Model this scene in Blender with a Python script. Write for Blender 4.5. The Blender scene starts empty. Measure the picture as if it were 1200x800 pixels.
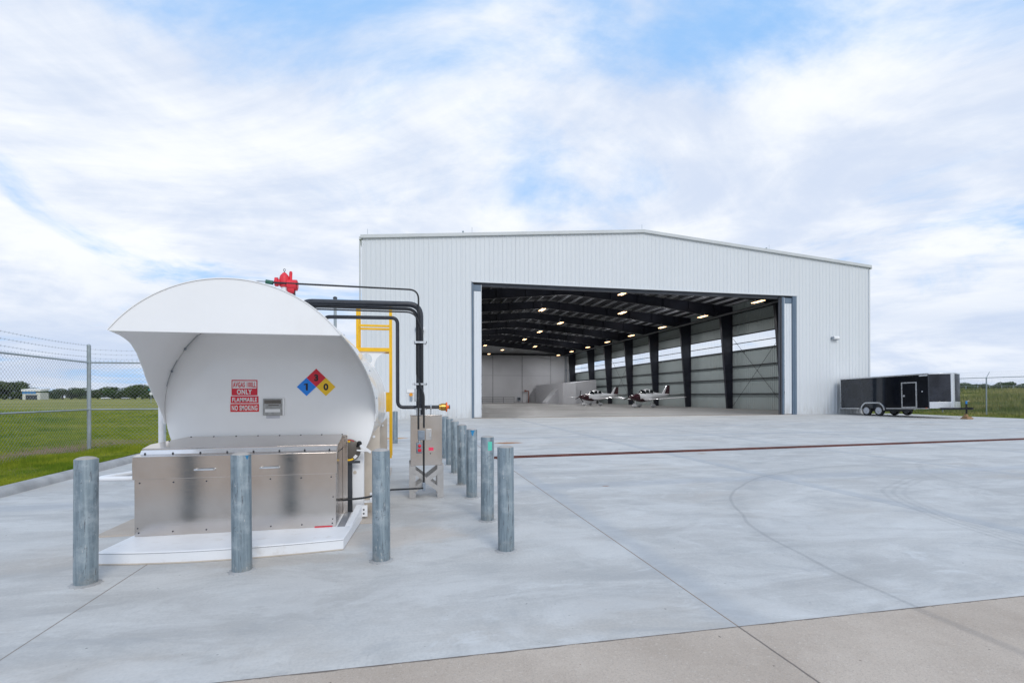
import bpy, bmesh, math, random
import numpy as np
from mathutils import Vector, Matrix

random.seed(7)
rng = np.random.default_rng(11)
R = math.radians
pi = math.pi
scene = bpy.context.scene
COL = scene.collection

# ------------------------------------------------------------------ helpers
class MB:
    """collects shapes and links them as ONE mesh object"""
    def __init__(s):
        s.v = []; s.f = []; s.m = []
    def add(s, vs, fs, m=0):
        b = len(s.v)
        s.v.extend([tuple(map(float, p)) for p in vs])
        for f in fs:
            s.f.append(tuple(i + b for i in f)); s.m.append(m)
        return s
    def box(s, x0, x1, y0, y1, z0, z1, m=0):
        v = [(x0,y0,z0),(x1,y0,z0),(x1,y1,z0),(x0,y1,z0),(x0,y0,z1),(x1,y0,z1),(x1,y1,z1),(x0,y1,z1)]
        f = [(0,3,2,1),(4,5,6,7),(0,1,5,4),(1,2,6,5),(2,3,7,6),(3,0,4,7)]
        return s.add(v, f, m)
    def prism(s, pts, ext, m=0):
        n = len(pts); e = Vector(ext)
        v = [Vector(p) for p in pts] + [Vector(p) + e for p in pts]
        f = [tuple(range(n))[::-1], tuple(range(n, 2*n))]
        for i in range(n):
            j = (i+1) % n
            f.append((i, j, n+j, n+i))
        return s.add(v, f, m)
    def bar(s, p, q, w, h, up=(0,0,1), m=0):
        p = Vector(p); q = Vector(q); d = (q-p).normalized(); up = Vector(up)
        if abs(d.dot(up)) > .98: up = Vector((1,0,0)) if abs(d.x) < .9 else Vector((0,1,0))
        a = d.cross(up).normalized(); b = a.cross(d)
        c = []
        for o in (p, q):
            for i, j in ((-1,-1),(1,-1),(1,1),(-1,1)):
                c.append(o + a*(i*w/2) + b*(j*h/2))
        return s.add(c, [(0,1,2,3),(7,6,5,4),(0,4,5,1),(1,5,6,2),(2,6,7,3),(3,7,4,0)], m)
    def tube(s, pts, r, n=12, m=0, caps=True, closed=False):
        pts = [Vector(p) for p in pts]; k = len(pts)
        rr = r if isinstance(r, (list, tuple)) else [r]*k
        T = []
        for i in range(k):
            if closed: t = pts[(i+1) % k] - pts[i-1]
            elif i == 0: t = pts[1]-pts[0]
            elif i == k-1: t = pts[-1]-pts[-2]
            else: t = (pts[i+1]-pts[i]).normalized() + (pts[i]-pts[i-1]).normalized()
            T.append(t.normalized())
        a = T[0].orthogonal().normalized()
        vs = []
        for i in range(k):
            if i: a = (a - T[i]*a.dot(T[i])).normalized()
            b = T[i].cross(a)
            for j in range(n):
                th = 2*pi*j/n
                vs.append(pts[i] + (a*math.cos(th) + b*math.sin(th))*rr[i])
        fs = []
        for i in range(k if closed else k-1):
            i2 = (i+1) % k
            for j in range(n):
                j2 = (j+1) % n
                fs.append((i*n+j, i*n+j2, i2*n+j2, i2*n+j))
        if caps and not closed:
            fs.append(tuple(range(n))[::-1]); fs.append(tuple((k-1)*n+j for j in range(n)))
        return s.add(vs, fs, m)
    def cyl(s, p, q, r, n=24, r2=None, m=0):
        return s.tube([p, q], [r, r if r2 is None else r2], n, m)
    def lathe(s, prof, o=(0,0,0), axis='z', n=32, m=0):
        """prof = (radius, height) pairs"""
        vs = []
        for r, h in prof:
            for j in range(n):
                c, d = r*math.cos(2*pi*j/n), r*math.sin(2*pi*j/n)
                p = {'z': (c, d, h), 'x': (h, c, d), 'y': (d, h, c)}[axis]
                vs.append((p[0]+o[0], p[1]+o[1], p[2]+o[2]))
        fs = []; k = len(prof)
        for i in range(k-1):
            for j in range(n):
                j2 = (j+1) % n
                fs.append((i*n+j, i*n+j2, (i+1)*n+j2, (i+1)*n+j))
        fs.append(tuple(range(n))[::-1]); fs.append(tuple((k-1)*n+j for j in range(n)))
        return s.add(vs, fs, m)
    def sphere(s, c, r, n=14, k=9, m=0):
        r = (r, r, r) if not isinstance(r, (tuple, list)) else r
        vs = []; fs = []
        for i in range(k+1):
            ph = -pi/2 + pi*i/k
            for j in range(n):
                th = 2*pi*j/n
                vs.append((c[0]+r[0]*math.cos(ph)*math.cos(th), c[1]+r[1]*math.cos(ph)*math.sin(th), c[2]+r[2]*math.sin(ph)))
        for i in range(k):
            for j in range(n):
                j2 = (j+1) % n
                fs.append((i*n+j, i*n+j2, (i+1)*n+j2, (i+1)*n+j))
        return s.add(vs, fs, m)
    def loft(s, rings, m=0, caps=True):
        n = len(rings[0]); vs = [p for r in rings for p in r]; fs = []
        for i in range(len(rings)-1):
            for j in range(n):
                j2 = (j+1) % n
                fs.append((i*n+j, i*n+j2, (i+1)*n+j2, (i+1)*n+j))
        if caps:
            fs.append(tuple(range(n))[::-1]); fs.append(tuple((len(rings)-1)*n+j for j in range(n)))
        return s.add(vs, fs, m)
    def bolts(s, pts, r=.009, d=(0,-1,0), m=0):
        d = Vector(d)
        for p in pts:
            s.cyl(Vector(p) - d*.002, Vector(p)+d*.006, r, 6, m=m)
        return s
    def build(s, name, mats, parent=None, smooth=35, bevel=0, fix=True):
        me = bpy.data.meshes.new(name)
        me.from_pydata(s.v, [], s.f)
        mats = mats if isinstance(mats, (list, tuple)) else [mats]
        for m in mats: me.materials.append(m)
        if len(mats) > 1: me.polygons.foreach_set('material_index', s.m)
        if fix:
            bm = bmesh.new(); bm.from_mesh(me)
            bmesh.ops.remove_doubles(bm, verts=bm.verts, dist=1e-5)
            bmesh.ops.recalc_face_normals(bm, faces=bm.faces)
            bm.to_mesh(me); bm.free()
        if smooth:
            me.polygons.foreach_set('use_smooth', [True]*len(me.polygons))
            me.set_sharp_from_angle(angle=R(smooth))
        me.update()
        o = bpy.data.objects.new(name, me); COL.objects.link(o)
        if parent is not None: hang(o, parent)
        if bevel:
            b = o.modifiers.new('soft_edges', 'BEVEL'); b.width = bevel; b.segments = 2; b.limit_method = 'ANGLE'; b.angle_limit = R(40)
        return o

def hang(o, parent):
    o.parent = parent
    if parent.get('at_world'):            # parts written in world metres
        o.location = -parent.location
        o['at_world_part'] = 1
    return o

def tag(o, label=None, cat=None, group=None, kind=None):
    if label: o['label'] = label
    if cat: o['category'] = cat
    if group: o['group'] = group
    if kind: o['kind'] = kind
    return o

def thing(name, label, cat, loc=(0,0,0), rot=(0,0,0), group=None, local=False):
    o = bpy.data.objects.new(name, None); COL.objects.link(o)
    o.location = loc; o.rotation_euler = rot; o.empty_display_size = .2
    if not local: o['at_world'] = 1
    return tag(o, label, cat, group)

def copy_thing(src, loc, rotz=None, label=None, scale=None):
    r = src.copy(); COL.objects.link(r); r.location = loc
    if rotz is not None: r.rotation_euler = (0, 0, rotz)
    if label: r['label'] = label
    if scale: r.scale = scale
    for ch in list(src.children):
        c = ch.copy(); COL.objects.link(c); c.parent = r
        for g in list(ch.children):
            d = g.copy(); COL.objects.link(d); d.parent = c
    return r

def roundpath(pts, rad, n=7):
    pts = [Vector(p) for p in pts]; out = [pts[0]]
    for i in range(1, len(pts)-1):
        a, b, c = pts[i-1], pts[i], pts[i+1]
        d1 = (a-b).normalized(); d2 = (c-b).normalized()
        ang = d1.angle(d2)
        t = min(rad/math.tan(ang/2), (a-b).length*.49, (c-b).length*.49)
        p, q = b+d1*t, b+d2*t
        for k in range(n+1):
            w = k/n
            out.append(p*(1-w)**2 + b*2*w*(1-w) + q*w*w)
    out.append(pts[-1]); return out

# ------------------------------------------------------------------ materials
def newmat(name):
    m = bpy.data.materials.new(name); m.use_nodes = True
    nt = m.node_tree; nt.nodes.clear()
    out = nt.nodes.new('ShaderNodeOutputMaterial'); b = nt.nodes.new('ShaderNodeBsdfPrincipled')
    nt.links.new(b.outputs[0], out.inputs[0])
    return m, nt, b
class N:
    """small node-graph helper"""
    def __init__(s, nt): s.nt = nt
    def new(s, t, **kw):
        n = s.nt.nodes.new(t)
        for k, v in kw.items(): setattr(n, k, v)
        return n
    def put(s, inp, v):
        if hasattr(v, 'links') or isinstance(v, bpy.types.NodeSocket): s.nt.links.new(v, inp)
        else:
            if isinstance(v, (tuple, list)) and inp.type == 'RGBA' and len(v) == 3: v = (*v, 1)
            inp.default_value = v
    def math(s, op, a, b=0.0, c=None, clamp=False):
        n = s.new('ShaderNodeMath', operation=op); n.use_clamp = clamp
        s.put(n.inputs[0], a); s.put(n.inputs[1], b)
        if c is not None: s.put(n.inputs[2], c)
        return n.outputs[0]
    def mix(s, f, a, b, blend='MIX'):
        n = s.new('ShaderNodeMix', data_type='RGBA', blend_type=blend)
        s.put(n.inputs[0], f); s.put(n.inputs[6], a); s.put(n.inputs[7], b)
        return n.outputs[2]
    def coord(s, which='Object'):
        return s.new('ShaderNodeTexCoord').outputs[which]
    def mapping(s, vec, scale=(1,1,1), loc=(0,0,0), rot=(0,0,0)):
        n = s.new('ShaderNodeMapping'); s.put(n.inputs[0], vec)
        n.inputs['Scale'].default_value = scale; n.inputs['Location'].default_value = loc; n.inputs['Rotation'].default_value = rot
        return n.outputs[0]
    def noise(s, vec, scale, detail=4, rough=.55, dist=0.0):
        n = s.new('ShaderNodeTexNoise'); s.put(n.inputs['Vector'], vec)
        n.inputs['Scale'].default_value = scale; n.inputs['Detail'].default_value = detail
        n.inputs['Roughness'].default_value = rough; n.inputs['Distortion'].default_value = dist
        return n.outputs[0]
    def ramp(s, f, lo, hi, a=0.0, b=1.0, smooth=True):
        n = s.new('ShaderNodeMapRange'); n.interpolation_type = 'SMOOTHSTEP' if smooth else 'LINEAR'
        s.put(n.inputs[0], f); n.inputs[1].default_value = lo; n.inputs[2].default_value = hi
        n.inputs[3].default_value = a; n.inputs[4].default_value = b
        return n.outputs[0]
    def sep(s, vec):
        n = s.new('ShaderNodeSeparateXYZ'); s.put(n.inputs[0], vec); return n.outputs
    def comb(s, x, y, z):
        n = s.new('ShaderNodeCombineXYZ'); s.put(n.inputs[0], x); s.put(n.inputs[1], y); s.put(n.inputs[2], z); return n.outputs[0]
    def vadd(s, a, b):
        n = s.new('ShaderNodeVectorMath', operation='ADD'); s.put(n.inputs[0], a); s.put(n.inputs[1], b); return n.outputs[0]
    def bump(s, h, strength, dist):
        n = s.new('ShaderNodeBump'); s.put(n.inputs['Height'], h); n.inputs['Strength'].default_value = strength; n.inputs['Distance'].default_value = dist
        return n.outputs[0]

def plain(name, c, rough=.5, metal=0.0, vary=.12, scale=3.0, stretch=(1,1,1), bump=0.0, bscale=60, coat=0.0, dirt=None, dirt_amt=.3, dirt_scale=2.0, spec=.5):
    m, nt, b = newmat(name); g = N(nt)
    co = g.coord(); rnd = g.new('ShaderNodeObjectInfo').outputs['Random']
    off = g.vadd(co, g.comb(g.math('MULTIPLY', rnd, 37.0), g.math('MULTIPLY', rnd, 11.0), 0.0))
    v = g.mapping(off, stretch)
    n1 = g.noise(v, scale, 5, .6)
    lo = tuple(x*(1-vary) for x in c); hi = tuple(min(1, x*(1+vary)) for x in c)
    colr = g.mix(g.ramp(n1, .3, .7), lo, hi)
    if dirt:
        n2 = g.noise(g.mapping(off, stretch, (3.3, 1.7, .4)), dirt_scale, 7, .68)
        colr = g.mix(g.math('MULTIPLY', g.ramp(n2, .52, .78), dirt_amt), colr, dirt)
    g.put(b.inputs['Base Color'], colr)
    g.put(b.inputs['Roughness'], g.ramp(g.noise(v, scale*2.3, 4), .3, .7, max(.02, rough*.8), min(1, rough*1.2)))
    b.inputs['Metallic'].default_value = metal; b.inputs['Coat Weight'].default_value = coat
    b.inputs['Specular IOR Level'].default_value = spec
    if bump: g.put(b.inputs['Normal'], g.bump(g.noise(g.mapping(off, stretch), bscale, 5, .6), bump, .01))
    return m

M = {}
M['tank_white'] = plain('white_tank_paint', (.86,.865,.87), .22, vary=.02, scale=1.2, coat=.35, dirt=(.55,.50,.43), dirt_amt=.10, dirt_scale=1.4)
M['skid_white'] = plain('white_skid_paint', (.80,.81,.83), .35, vary=.03, scale=2, dirt=(.42,.36,.28), dirt_amt=.35, dirt_scale=6)
M['saddle'] = plain('saddle_shaded_white', (.55,.49,.42), .6, vary=.08, dirt=(.3,.25,.2), dirt_amt=.3)  # off-white plates with their shade put into the colour as beige
M['black_pipe'] = plain('dark_slate_pipe_coat', (.022,.026,.036), .38, vary=.2, scale=6, bump=.08, bscale=30)
M['conduit'] = plain('ribbed_black_conduit', (.014,.015,.018), .5, vary=.2, stretch=(1,1,1))
M['yellow'] = plain('yellow_safety_paint', (.88,.50,.008), .38, vary=.06, scale=5, dirt=(.55,.3,.03), dirt_amt=.3)
M['red_valve'] = plain('red_valve_paint', (.72,.025,.045), .45, vary=.1, scale=12, bump=.1)
M['green'] = plain('green_handle', (.02,.12,.08), .5)
M['brass'] = plain('brass', (.55,.32,.08), .32, 1.0, vary=.2, scale=20)
M['orange'] = plain('orange_cap_plastic', (.85,.13,.01), .45)
M['zinc'] = plain('zinc_fittings', (.62,.64,.66), .35, .9, vary=.12, scale=15)
M['dark_steel'] = plain('dark_grey_steel', (.05,.055,.065), .45, .3, vary=.2, scale=6)
M['grey_box'] = plain('grey_cast_box', (.24,.28,.33), .5, .2, vary=.08, scale=12)
M['button_red'] = plain('red_button', (.65,.02,.04), .35)
M['pink_label'] = plain('pink_red_label', (.85,.05,.12), .4, vary=.02)
M['reel'] = plain('reel_grey_brown', (.13,.115,.10), .45, .3, vary=.1)
M['black'] = plain('black_rubber', (.012,.012,.013), .7, vary=.2)
M['sign_red'] = plain('sign_red', (.68,.010,.035), .35, vary=.03)
M['sign_white'] = plain('sign_white', (.78,.78,.78), .35, vary=.03)
M['sign_blue'] = plain('sign_blue', (.004,.24,.85), .35, vary=.02)
M['sign_yellow'] = plain('sign_yellow', (.95,.58,.01), .35, vary=.02)
M['sign_black'] = plain('sign_black', (.012,.012,.014), .4, vary=.02)
M['mint'] = plain('mint_sticker', (.10,.55,.42), .45, vary=.05)
M['blue_mark'] = plain('blue_marker_paint', (.012,.20,.42), .5, vary=.2, scale=30)
M['frame_dark'] = plain('dark_primer_steel', (.017,.019,.031), .48, vary=.25, scale=.7, dirt=(.060,.042,.042), dirt_amt=.4, dirt_scale=.35)
M['girt'] = plain('dark_girt_steel', (.02,.021,.026), .5)
M['purlin'] = plain('galvanised_purlin', (.52,.53,.57), .45, .0, vary=.1)
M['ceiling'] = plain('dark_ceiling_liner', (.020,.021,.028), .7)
M['roof'] = plain('light_grey_roof_sheet', (.60,.62,.63), .4, vary=.05, scale=.4)
M['trim'] = plain('light_grey_trim', (.56,.58,.58), .4, vary=.05, scale=.6)
M['jamb'] = plain('blue_grey_steel_jamb', (.13,.18,.24), .45, vary=.08, scale=1)
M['header'] = plain('slate_header_steel', (.085,.092,.11), .5, vary=.15, scale=1)
M['back_wall'] = plain('pale_liner_panel', (.58,.58,.60), .55, vary=.05, scale=.25)
M['seam'] = plain('panel_seam_grey', (.40,.40,.42), .6)
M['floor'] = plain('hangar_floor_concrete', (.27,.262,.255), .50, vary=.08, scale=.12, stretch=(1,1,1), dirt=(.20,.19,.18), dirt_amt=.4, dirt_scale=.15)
M['office'] = plain('office_white_wall', (.56,.56,.585), .55, vary=.03)
M['copper'] = plain('red_brown_pipe', (.25,.08,.055), .5)
M['plane_white'] = plain('aircraft_white', (.80,.80,.82), .2, vary=.02, coat=.5)
M['maroon'] = plain('aircraft_maroon', (.045,.004,.012), .25, vary=.1, coat=.5)
M['dark_glass'] = plain('dark_glass', (.012,.014,.018), .06, vary=.1)
M['trailer_black'] = plain('trailer_black_skin', (.007,.008,.012), .07, vary=.25, scale=1.5, coat=.3)
M['trailer_reflect'] = plain('trailer_reflection_grey', (.020,.023,.030), .14, vary=.4, scale=1.1, coat=.3)  # black side with a grey reflection put into its colour
M['alu'] = plain('bright_aluminium', (.66,.67,.69), .30, .8, vary=.04, scale=1.5)
M['tyre'] = plain('tyre_rubber', (.016,.016,.017), .8)
M['rim'] = plain('white_wheel', (.46,.47,.50), .4, vary=.06)
M['amber'] = plain('amber_lens', (.8,.16,.02), .3)
M['wood'] = plain('wood_block', (.33,.20,.10), .75, vary=.25, scale=8, stretch=(1,8,8))
M['galv_post'] = plain('galvanised_fence_post', (.36,.41,.43), .45, .45, vary=.12, scale=4)
M['wire'] = plain('galvanised_wire', (.30,.33,.35), .5, .4)
M['bark'] = plain('bark', (.09,.07,.05), .85, vary=.3, scale=8)
M['car_white'] = plain('white_car_paint', (.75,.76,.78), .2, coat=.5)
M['cream'] = plain('pale_building_wall', (.62,.62,.58), .6)
M['blue_wall'] = plain('blue_building_band', (.06,.22,.50), .5)
M['teal'] = plain('teal_sign', (.03,.25,.28), .5)
M['lamp_body'] = plain('lamp_housing', (.6,.6,.6), .5)
M['plate'] = plain('data_plate_grey', (.33,.33,.32), .4, .5, vary=.15, scale=25)
M['concrete_cap'] = plain('bollard_cap_concrete', (.40,.38,.36), .85, vary=.12, scale=9, bump=.3, bscale=70)
M['pad'] = plain('beige_pad_concrete', (.47,.41,.35), .85, vary=.06, scale=3, bump=.2, bscale=50)
M['kerb'] = plain('kerb_concrete', (.38,.38,.38), .85, vary=.16, scale=2.2, bump=.35, bscale=35, dirt=(.2,.19,.17), dirt_amt=.5)
M['drip'] = plain('grey_drain_strip', (.20,.215,.24), .5, vary=.1)

def glow(name, c, s):
    m, nt, b = newmat(name)
    b.inputs['Base Color'].default_value = (.8,.8,.8,1)
    b.inputs['Emission Color'].default_value = (*c, 1); b.inputs['Emission Strength'].default_value = s
    return m
M['lamp'] = glow('lit_lamp_tube', (1,.60,.30), 5)

def stainless():
    m, nt, b = newmat('brushed_stainless'); g = N(nt); co = g.coord()
    fine = g.noise(g.mapping(co, (1.2, 1.2, 220)), 3, 5, .6)
    big = g.noise(co, 1.6, 4, .6)
    g.put(b.inputs['Base Color'], g.mix(g.ramp(big, .3, .7), (.57,.515,.475), (.66,.61,.57)))
    b.inputs['Metallic'].default_value = 1
    g.put(b.inputs['Roughness'], g.ramp(big, .3, .7, .10, .17))
    hgt = g.math('ADD', g.math('MULTIPLY', fine, .3), g.math('MULTIPLY', g.noise(co, 1.1, 2, .4), .6))
    g.put(b.inputs['Normal'], g.bump(hgt, .07, .015))
    return m
M['steel'] = stainless()
M['steel_reflect'] = plain('stainless_reflection_strip', (.80,.80,.82), .22, .85, vary=.05, scale=4)  # paler than the cabinet steel: a white reflection put into the colour
M['stand_steel'] = plain('stand_stainless', (.50,.485,.47), .42, .55, vary=.08, scale=5)

def galv_bollard():
    m, nt, b = newmat('weathered_galvanised_pipe'); g = N(nt); co = g.coord()
    rnd = g.new('ShaderNodeObjectInfo').outputs['Random']
    off = g.vadd(co, g.comb(g.math('MULTIPLY', rnd, 53.0), g.math('MULTIPLY', rnd, 17.0), g.math('MULTIPLY', rnd, 29.0)))
    streak = g.noise(g.mapping(off, (16, 16, .9)), 1.4, 6, .65)
    blotch = g.noise(off, 6.5, 6, .62)
    colr = g.mix(g.ramp(streak, .30, .70), (.135,.180,.212), (.265,.325,.36))
    colr = g.mix(g.ramp(blotch, .45, .75, 0, .55), colr, (.45,.50,.53))
    scuff = g.noise(g.mapping(off, (26, 26, 3.5), (5,2,1)), 1.2, 7, .72)
    colr = g.mix(g.ramp(scuff, .555, .66, 0, .85), colr, (.075,.085,.10))
    scr = g.noise(g.mapping(off, (9, 9, 14), (2,9,4)), 1.3, 8, .75, 1.5)
    colr = g.mix(g.ramp(scr, .60, .66, 0, .75), colr, (.085,.095,.105))
    chip = g.noise(g.mapping(off, (30, 30, 5), (1,7,3)), 1.4, 5, .7)
    colr = g.mix(g.ramp(chip, .62, .69, 0, .8), colr, (.55,.55,.53))
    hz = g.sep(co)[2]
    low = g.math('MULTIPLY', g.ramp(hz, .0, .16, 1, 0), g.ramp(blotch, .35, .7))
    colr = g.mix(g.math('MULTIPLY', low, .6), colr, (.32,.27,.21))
    g.put(b.inputs['Base Color'], colr)
    b.inputs['Metallic'].default_value = .25
    g.put(b.inputs['Roughness'], g.ramp(blotch, .3, .7, .38, .62))
    g.put(b.inputs['Normal'], g.bump(blotch, .25, .004))
    return m
M['bollard'] = galv_bollard()

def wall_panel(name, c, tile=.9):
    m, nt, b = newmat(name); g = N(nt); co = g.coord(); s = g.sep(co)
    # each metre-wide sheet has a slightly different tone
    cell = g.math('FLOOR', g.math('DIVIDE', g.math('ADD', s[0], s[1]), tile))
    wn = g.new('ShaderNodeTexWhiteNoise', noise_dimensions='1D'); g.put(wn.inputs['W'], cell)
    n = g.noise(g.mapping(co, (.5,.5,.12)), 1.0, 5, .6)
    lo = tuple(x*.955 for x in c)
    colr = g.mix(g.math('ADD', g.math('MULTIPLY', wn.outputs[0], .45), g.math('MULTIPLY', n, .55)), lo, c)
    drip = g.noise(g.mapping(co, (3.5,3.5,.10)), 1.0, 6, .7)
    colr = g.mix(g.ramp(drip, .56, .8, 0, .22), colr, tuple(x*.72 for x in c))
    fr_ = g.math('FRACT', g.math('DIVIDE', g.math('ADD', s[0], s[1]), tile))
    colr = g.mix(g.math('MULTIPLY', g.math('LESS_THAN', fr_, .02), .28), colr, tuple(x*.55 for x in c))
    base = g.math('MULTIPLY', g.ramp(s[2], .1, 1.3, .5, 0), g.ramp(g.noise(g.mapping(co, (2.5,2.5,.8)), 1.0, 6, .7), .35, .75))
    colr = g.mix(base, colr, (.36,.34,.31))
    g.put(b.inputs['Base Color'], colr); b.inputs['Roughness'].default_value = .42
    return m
M['wall'] = wall_panel('white_ribbed_sheet', (.675,.70,.72))
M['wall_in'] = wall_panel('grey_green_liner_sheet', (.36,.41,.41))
M['door_white'] = wall_panel('white_door_sheet', (.74,.77,.80))

def window_mat():
    m, nt, b = newmat('translucent_window'); g = N(nt)
    nt.nodes.remove(b)
    out = [n for n in nt.nodes if n.type == 'OUTPUT_MATERIAL'][0]
    t = g.new('ShaderNodeBsdfTransparent'); t.inputs[0].default_value = (.95,.96,.97,1)
    tl = g.new('ShaderNodeBsdfTranslucent'); tl.inputs[0].default_value = (.92,.93,.95,1)
    mx = g.new('ShaderNodeMixShader'); mx.inputs[0].default_value = .08
    nt.links.new(t.outputs[0], mx.inputs[1]); nt.links.new(tl.outputs[0], mx.inputs[2]); nt.links.new(mx.outputs[0], out.inputs[0])
    return m
M['window'] = window_mat()

def apron_mat():
    m, nt, b = newmat('apron_concrete'); g = N(nt); co = g.coord(); s = g.sep(co); x, y = s[0], s[1]
    big = g.noise(g.mapping(co, (.20,.55,1)), 1.0, 6, .62, .6)
    streak = g.noise(g.mapping(co, (.55,1.5,1), rot=(0,0,R(14))), 1.1, 9, .70, 1.1)
    mid = g.noise(co, 1.7, 7, .62, .3)
    fine = g.noise(co, 45, 6, .7)
    grit = g.noise(co, 190, 3, .7)
    c = g.mix(g.ramp(big, .32, .68), (.455,.442,.422), (.590,.575,.548))
    c = g.mix(g.ramp(streak, .43, .64, 0, .55), c, (.665,.655,.63))
    c = g.mix(g.ramp(mid, .47, .74, 0, .42), c, (.385,.39,.385))
    hair = g.noise(g.mapping(co, (2.2,26,1), rot=(0,0,R(9))), 1.0, 8, .72, .5)
    c = g.mix(g.ramp(hair, .54, .72, 0, .42), c, (.70,.69,.67))
    hair2 = g.noise(g.mapping(co, (24,2.0,1), (5,1,0), rot=(0,0,R(-20))), 1.0, 8, .72, .5)
    c = g.mix(g.ramp(hair2, .55, .72, 0, .30), c, (.37,.37,.365))
    warm = g.noise(g.mapping(co, (.4,.7,1), (9,4,0)), 1.0, 5, .6)
    c = g.mix(g.ramp(warm, .52, .72, 0, .50), c, (.47,.42,.365))
    c = g.mix(g.ramp(fine, .35, .75, 0, .30), c, (.28,.29,.295))
    c = g.mix(g.ramp(grit, .62, .75, 0, .25), c, (.20,.20,.20))
    speck = g.noise(co, 23, 2, .5)
    c = g.mix(g.ramp(speck, .745, .77, 0, .8), c, (.10,.095,.09))
    pale = g.noise(g.mapping(co, (1.0,2.2,1), (3,8,0), (0,0,R(-10))), 1.5, 9, .74, .8)
    c = g.mix(g.ramp(pale, .56, .72, 0, .65), c, (.66,.665,.66))
    # every poured bay cured to its own tone
    bay = g.math('ADD', g.math('MULTIPLY', g.math('FLOOR', g.math('DIVIDE', g.math('ADD', x, .80), 4.65)), 7.13), g.math('MULTIPLY', g.math('FLOOR', g.math('DIVIDE', g.math('SUBTRACT', y, 1.6), 4.9)), 3.71))
    bw = g.new('ShaderNodeTexWhiteNoise', noise_dimensions='1D'); g.put(bw.inputs['W'], bay)
    c = g.mix(g.math('MULTIPLY', bw.outputs[0], .22), c, (.38,.385,.385))
    patch_ = g.noise(g.mapping(co, (.5,.9,1), (11,2,0), (0,0,R(25))), 1.0, 9, .68, 1.4)
    c = g.mix(g.ramp(patch_, .50, .60, 0, .27), c, (.70,.695,.68))
    c = g.mix(g.ramp(patch_, .46, .38, 0, .34), c, (.36,.365,.37))
    oil = g.noise(g.mapping(co, (1,1,1), (3,13,0)), 1.9, 3, .5)
    c = g.mix(g.ramp(oil, .735, .775, 0, .45), c, (.22,.215,.21))
    # bluish trowelled bands that follow the joints
    wob = g.math('MULTIPLY', g.math('SUBTRACT', mid, .5), .35)
    def line(coord, at, half, soft):
        d = g.math('ABSOLUTE', g.math('ADD', g.math('SUBTRACT', coord, at), wob if soft > .05 else 0.0))
        return g.ramp(d, half, half+soft, 1, 0)
    for at in (3.95, 8.62, 13.5, 18.2, 23):
        c = g.mix(g.math('MULTIPLY', line(x, at, .02, .22), .42 if at < 10 else .35), c, (.36,.39,.425))
    for at in (1.75, 11.5, 16.6):
        c = g.mix(g.math('MULTIPLY', line(y, at, .10, .30), .32), c, (.335,.37,.42))
    # saw-cut joints, caulked brown near the tank
    grow = g.math('MULTIPLY_ADD', g.math('ABSOLUTE', g.math('ADD', y, 6.8)), .0004, .0045)
    def joint(coord, at):
        d = g.math('ABSOLUTE', g.math('SUBTRACT', coord, at))
        return g.math('LESS_THAN', d, grow)
    for at, colr, k in ((3.84,(.24,.165,.11),.85), (-.80,(.20,.16,.125),.75), (8.5,(.22,.24,.28),.7), (13.4,(.22,.22,.22),.7), (18.1,(.25,.25,.26),.6), (22.8,(.25,.25,.26),.6), (27.5,(.25,.25,.26),.6), (32.2,(.25,.25,.26),.6)):
        c = g.mix(g.math('MULTIPLY', joint(x, at), k), c, colr)
    for at in (11.3, 16.4, 21.5):
        c = g.mix(g.math('MULTIPLY', joint(y, at), .55), c, (.25,.25,.26))
    # tyre arcs
    def arc(cx, cy, rad, half, soft, amt, colr=(.16,.165,.175)):
        nonlocal c
        dx = g.math('SUBTRACT', x, cx); dy = g.math('SUBTRACT', y, cy)
        r = g.math('SQRT', g.math('ADD', g.math('MULTIPLY', dx, dx), g.math('MULTIPLY', dy, dy)))
        r = g.math('ADD', r, g.math('MULTIPLY', g.math('SUBTRACT', g.noise(co, .35, 2), .5), .5))
        d = g.math('ABSOLUTE', g.math('SUBTRACT', r, rad))
        f = g.math('MULTIPLY', g.ramp(d, half, half+soft, 1, 0), g.ramp(dx, .6, 2.5, 1, .0))
        f = g.math('MULTIPLY', f, g.ramp(fine, .25, .6, .55, 1))
        c = g.mix(g.math('MULTIPLY', f, amt), c, colr)
    arc(11.8, -3.6, 6.45, .008, .026, .30)
    arc(11.8, -3.6, 6.42, .05, .20, .12)
    arc(12.4, -3.2, 4.40, .012, .03, .16); arc(12.4, -3.2, 4.52, .012, .03, .16); arc(12.4, -3.2, 4.28, .012, .03, .12)
    arc(15.6, -1.2, 4.6, .03, .06, .12)
    # rust stains
    def blot(cx, cy, ax, ay, amt, colr):
        nonlocal c
        dx = g.math('DIVIDE', g.math('SUBTRACT', x, cx), ax); dy = g.math('DIVIDE', g.math('SUBTRACT', y, cy), ay)
        q = g.math('SQRT', g.math('ADD', g.math('MULTIPLY', dx, dx), g.math('MULTIPLY', dy, dy)))
        q = g.math('ADD', q, g.math('MULTIPLY', g.math('SUBTRACT', g.noise(co, 3.2, 5, .65), .5), 1.3))
        c = g.mix(g.math('MULTIPLY', g.ramp(q, .55, 1.05, 1, 0), amt), c, colr)
    blot(4.95, 9.87, .55, .30, .95, (.34,.13,.03)); blot(1.0, 12.5, .75, .33, .9, (.55,.25,.05))
    blot(5.04, 1.60, .085, .035, .9, (.25,.10,.035)); blot(9.5, 5.7, .16, .09, .7, (.33,.20,.10))
    blot(1.45, -.9, .9, .5, .28, (.50,.37,.26)); blot(.4, -1.55, .9, .2, .35, (.40,.33,.26))
    g.put(b.inputs['Base Color'], c)
    g.put(b.inputs['Roughness'], g.ramp(big, .3, .7, .55, .78))
    b.inputs['Specular IOR Level'].default_value = .35
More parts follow.
